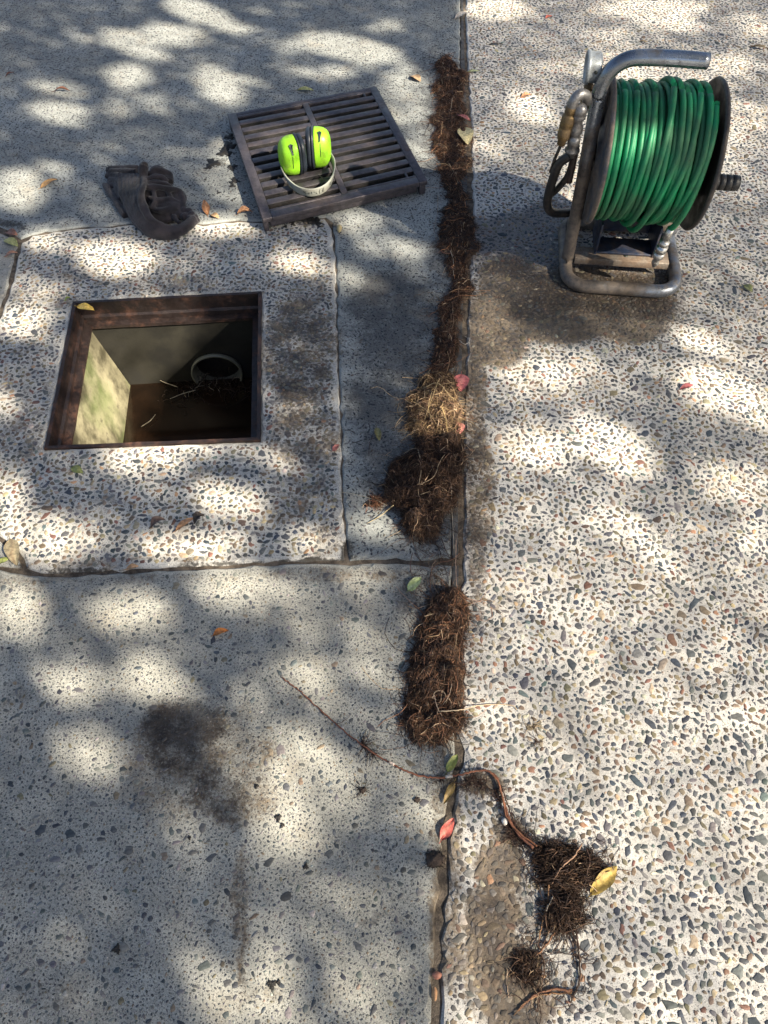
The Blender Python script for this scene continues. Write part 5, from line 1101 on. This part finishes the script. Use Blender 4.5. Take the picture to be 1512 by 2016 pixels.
# ------------------------------------------------------------------ tree over the yard: it stands outside the picture and dapples the light
SUNNY = [(385,22,62,20,18,1),(458,53,34,13,12,.9),(345,70,62,20,6,.85),(265,88,62,22,20,.85),(251,150,40,25,0,1),(432,168,50,30,30,1),(490,158,16,10,0,.8),(122,225,55,21,10,.95),(112,172,50,15,8,.5),
 (35,372,42,42,35,.95),(88,340,40,18,0,.55),(275,205,60,22,0,.35),(690,95,98,22,12,1),(590,88,40,16,0,.5),(762,52,26,12,0,.5),(800,190,45,60,-20,.62),(832,290,24,55,0,.6),(640,140,60,14,0,.45),
 (975,18,60,22,0,1),(1280,15,115,20,0,.75),(1310,45,62,16,5,.85),(1200,78,50,18,0,.5),(1480,50,50,25,0,.5),(1045,212,50,28,28,.9),(1430,130,50,20,0,.55),(1470,240,42,40,0,.7),(965,285,45,18,0,.6),(1080,140,60,20,0,.35),
 (708,438,42,23,10,.7),(840,432,32,18,0,.65),(770,490,55,22,10,.65),(692,545,34,18,15,.85),(800,750,50,12,0,.4),(862,815,60,42,0,.75),(735,1020,60,42,0,.6),
 (1225,525,50,18,0,1),(990,640,60,40,0,.5),(1070,725,85,50,0,.75),(1385,675,52,22,15,.85),(1430,772,95,40,22,1),(1060,882,74,36,0,1),(1205,882,88,40,28,1),(1440,950,85,42,10,.75),(1270,1070,80,28,45,.65),(1485,1065,45,40,35,.75),(1250,985,60,20,0,.4),(1490,1930,50,65,0,.7),
 (440,445,60,22,0,1),(235,510,72,36,0,.95),(110,470,60,25,0,.65),(45,630,55,32,0,1),(70,570,50,20,0,.6),(580,515,42,22,0,.95),(630,533,30,15,0,.8),(5,790,22,28,0,.85),
 (575,800,30,20,0,.5),(280,905,78,26,0,.95),(540,905,40,20,0,.6),(440,985,65,32,18,1),(20,985,38,52,0,1),(90,1060,85,42,0,.8),(390,1078,95,30,0,.9),(615,1068,46,30,0,.75),
 (30,1195,52,50,0,.9),(262,1205,64,36,0,1),(465,1155,78,36,0,.85),(300,1345,80,34,14,1),(135,1345,60,36,0,.85),(165,1490,46,56,-50,1),(615,1340,45,38,40,.85),(600,1510,85,66,35,.6),(555,1622,52,66,-12,1),(327,1785,15,26,0,.7),(412,1955,34,72,-24,1),(510,1975,60,60,0,.6),(560,1850,60,60,0,.4),
 (330,700,150,100,0,.9),(300,830,140,60,0,.95),(1300,240,160,120,0,.45),(1180,380,80,120,0,.5),(560,330,150,80,0,.45),(1250,130,120,30,0,.6)]
SHADE = [(955,440,75,85,0,.85),(60,1650,150,260,-20,1),(150,1850,200,200,0,1),(280,1960,120,90,0,1),(40,1400,50,80,0,.8),(350,1440,80,60,0,.85),(390,590,70,16,0,.6),(590,680,90,120,0,.8),(770,640,110,110,0,.9),(1110,640,150,60,0,.7),(1010,480,80,50,0,.9),(750,870,90,80,0,.8),(400,800,60,30,0,.3),(360,690,24,30,0,.7),(300,790,20,20,0,.5)]  # leaf cover thickened for shade: over the reel, and as a person's shadow
def light_at(x, y):
    px, py = to_px(x, np.maximum(y, -0.5)); base = np.where(px > 915, np.interp(py, [0, 900, 1200, 2016], [.26, .22, .46, .50]), np.interp(py, [0, 1100, 1200, 2016], [.05, .07, .07, .08]) + .20 * np.clip((px - 480) / 300, 0, 1) * (py > 1120))
    L_ = np.maximum(base, field(px, py, SUNNY, 1.20, 0.26) ** .75); s = field(px, py, SHADE); L_ = L_ * (1 - .92 * s)
    return np.clip(L_, .012, .99)
tree = empty('tree', (SUN_TO.x * 4.2, SUN_TO.y * 4.2, 0)); tag(tree, 'leafy tree standing outside the picture whose crown dapples the sunlight', 'tree')
rt = np.random.default_rng(3)
def canopy(n, xr, yr, cull, sc, h0, h1):
    gx_ = rt.uniform(*xr, n); gy_ = rt.uniform(*yr, n)
    if cull:
        tau = -np.log(light_at(gx_, gy_)); fine_ = gx_ > .16; keep = rt.random(n) < tau * np.where(fine_, 3.6, 1) / 10.1
    else:
        keep = rt.random(n) < (.35 + .3 * np.sin(gx_ * 2.1 + 1) * np.cos(gy_ * 1.7))
        keep &= ~((gx_ > -2.6) & (gx_ < 2.6) & (gy_ > -1.0) & (gy_ < 4.6))
    gx_, gy_ = gx_[keep], gy_[keep]; m_ = len(gx_); h = rt.uniform(h0, h1, m_)
    Cc = np.stack([gx_ + SUN_TO.x * h, gy_ + SUN_TO.y * h, h], 1)
    A_ = rt.normal(0, 1, (m_, 3)); A_ /= np.linalg.norm(A_, axis=1, keepdims=True); B_ = np.cross(A_, rt.normal(0, 1, (m_, 3))); B_ /= np.linalg.norm(B_, axis=1, keepdims=True)
    L_ = rt.uniform(.030, .050, (m_, 1)) * sc * (np.where(fine_[keep], .52, 1)[:, None] if cull else 1); W_ = L_ * rt.uniform(.42, .55, (m_, 1))
    return np.stack([Cc - A_ * L_, Cc + B_ * W_, Cc + A_ * L_, Cc - B_ * W_], 1)
Q = np.concatenate([canopy(505000, (-2.7, 2.7), (-1.1, 4.7), True, 0.70, 3.7, 4.5), canopy(16000, (-5.5, 6.0), (-5, 8), False, 1.8, 3.9, 5.4)])
nq = len(Q); cc = np.array([.055, .11, .03])[None] * rt.uniform(.6, 1.5, (nq, 1)); cr = np_mesh('crown', (Q.reshape(-1, 3) - np.array(tree.location)[None]), np.arange(nq * 4), np.arange(nq) * 4, np.full(nq, 4), M['crown'], tree, np.repeat(cc, 4, 0)); tag(cr, kind='stuff')
bm = bmesh.new(); add_tube(bm, smooth_path([(4.0, -2.8, -.05), (3.9, -2.7, 1.2), (3.7, -2.5, 2.4), (3.4, -2.3, 3.4)], 8), [.20 - .0045 * i for i in range(25)], 14)
for k in range(9):
    a = 2 * PI * k / 9; add_tube(bm, smooth_path([(3.62, -2.45, 2.5 + .1 * k), (3.4 + .6 * math.cos(a), -2.3 + .6 * math.sin(a), 3.5), (3.2 + 1.3 * math.cos(a), -2.2 + 1.3 * math.sin(a), 4.2)], 6), [.065 - .004 * i for i in range(13)], 8)
from_bm('trunk', bm, M['bark'], tree)
# ------------------------------------------------------------------ crumpled cloth: overlapping folds grown together and softened
def rg(cx, cy, z): return G(190 + cx / 6.873, 300 + cy / 6.873, z)      # cx, cy in the enlarged detail of the photograph
cb = bmesh.new()
def fold(pts, r, z_flat=1.0):
    P = smooth_path([rg(*p) for p in pts], 6); n_ = len(P); rr = [np.interp(i / (n_ - 1), np.linspace(0, 1, len(r)), r) for i in range(n_)] if hasattr(r, '__len__') else [r] * n_
    add_tube(cb, P, rr, 12)
def lump(cx, cy, z, rx, ry, rz, tilt=0.0):
    c = rg(cx, cy, z); bmesh.ops.create_icosphere(cb, subdivisions=3, radius=1.0, matrix=Matrix.Translation(c) @ Matrix.Rotation(math.radians(tilt), 4, 'Z') @ Matrix.Diagonal((rx, ry, rz, 1)))
edge_l = [(330,300,.050),(322,430,.046),(345,580,.040),(420,740,.030),(510,900,.020),(650,1050,.014),(860,1120,.012),(1100,1110,.012),(1290,1010,.014),(1350,930,.018)]
edge_r = [(640,300,.072),(630,430,.074),(620,570,.074),(650,730,.064),(750,900,.048),(880,980,.036),(1020,1015,.028),(1150,990,.024),(1270,910,.026),(1330,870,.028)]
for k in range(7):
    f = k / 6; hump = math.sin(PI * min(1, f * .75 + .15))
    fold([(a[0] + (b[0] - a[0]) * f + 7 * math.sin(3 * i + 5 * k), a[1] + (b[1] - a[1]) * f, (a[2] + (b[2] - a[2]) * f) + .006 * hump) for i, (a, b) in enumerate(zip(edge_l, edge_r))], [.0100, .0095, .0088, .0088, .0092, .0085, .0075, .0070, .0075, .0070])
fold([(300,280,.060),(305,420,.046),(330,570,.034),(410,740,.024),(500,920,.012),(680,1090,.008),(900,1150,.008),(1120,1140,.008)], [.006, .007, .007, .008, .009, .009, .008])
for p in ([(140,235,.020),(330,225,.030),(560,215,.045)], [(150,270,.022),(330,262,.034),(540,262,.050)], [(135,320,.014),(240,310,.024),(330,330,.034)], [(170,380,.012),(250,380,.020),(320,400,.034)], [(200,450,.010),(270,450,.018),(330,480,.030)], [(230,520,.010),(290,530,.016),(350,600,.024)]): fold(p, .011)
fold([(95,430,.006),(140,470,.008),(190,560,.008),(260,680,.008)], [.007, .011, .012, .008]); fold([(200,540,.008),(290,700,.010),(400,860,.008)], .013)
fold([(640,330,.080),(625,260,.092),(640,190,.100)], [.013, .013, .016]); lump(640, 175, .100, .014, .009, .012, 20); lump(645, 250, .084, .012, .012, .018)
fold([(640,300,.080),(640,430,.084),(600,560,.082),(600,700,.072),(680,860,.056),(770,950,.044)], [.010, .009, .009, .009, .008, .007])
for p, r in (([(720,300,.070),(790,240,.074),(880,250,.070),(990,300,.056),(1000,400,.046)], .010), ([(690,380,.074),(780,330,.080),(880,340,.074),(960,400,.060)], .009), ([(670,440,.072),(790,410,.074),(930,430,.064),(1000,470,.050)], .009),
             ([(740,260,.062),(830,215,.064),(930,270,.056)], .010), ([(880,290,.060),(960,290,.052),(1000,350,.044)], .011), ([(700,350,.060),(900,330,.050),(980,420,.040)], .020)): fold(p, r)
lump(860, 560, .036, .058, .046, .026, -8); lump(930, 720, .030, .054, .046, .022, -5); lump(1080, 640, .028, .032, .042, .024); lump(900, 850, .014, .052, .035, .016); lump(700, 560, .038, .032, .042, .028)
lump(330, 300, .022, .042, .024, .014); lump(240, 400, .012, .022, .030, .012)
fold([(700,600,.058),(840,650,.054),(1000,630,.050),(1130,690,.036)], [.006,.008,.008,.006]); fold([(700,740,.044),(860,790,.040),(1020,750,.038),(1130,800,.028)], [.006,.008,.008,.006]); fold([(760,500,.064),(790,620,.058),(760,760,.044)], .007)
fold([(960,520,.060),(1010,640,.048),(1000,780,.034)], .007)
fold([(680,480,.070),(820,470,.072),(980,490,.066),(1120,520,.054),(1165,620,.042),(1175,740,.030)], [.009, .009, .009, .008, .008, .008])
fold([(1040,850,.026),(1080,920,.020),(1130,960,.018)], .007)
for (x, y, z, r) in ((1180,800,.022,.014),(1250,800,.024,.012),(1290,840,.024,.011),(1200,870,.020,.014),(1120,840,.020,.014),(1340,880,.022,.010),(1360,920,.018,.010),(1270,900,.02,.012)): lump(x, y, z, r, r * .9, r)
cloth = from_bm('cloth', cb, M['rag'])
md = cloth.modifiers.new('grow', 'REMESH'); md.mode = 'VOXEL'; md.voxel_size = .0026; md.use_smooth_shade = True
md = cloth.modifiers.new('soft', 'SMOOTH'); md.factor = .5; md.iterations = 4
tx = bpy.data.textures.new('wrinkle', 'CLOUDS'); tx.noise_scale = .030; tx.noise_depth = 4
md = cloth.modifiers.new('wrinkle', 'DISPLACE'); md.texture = tx; md.strength = .005; md.mid_level = .5; md.texture_coords = 'LOCAL'
tag(cloth, 'crumpled dark purple grey wet cloth lying at the edge of the pebbled panel', 'cloth')
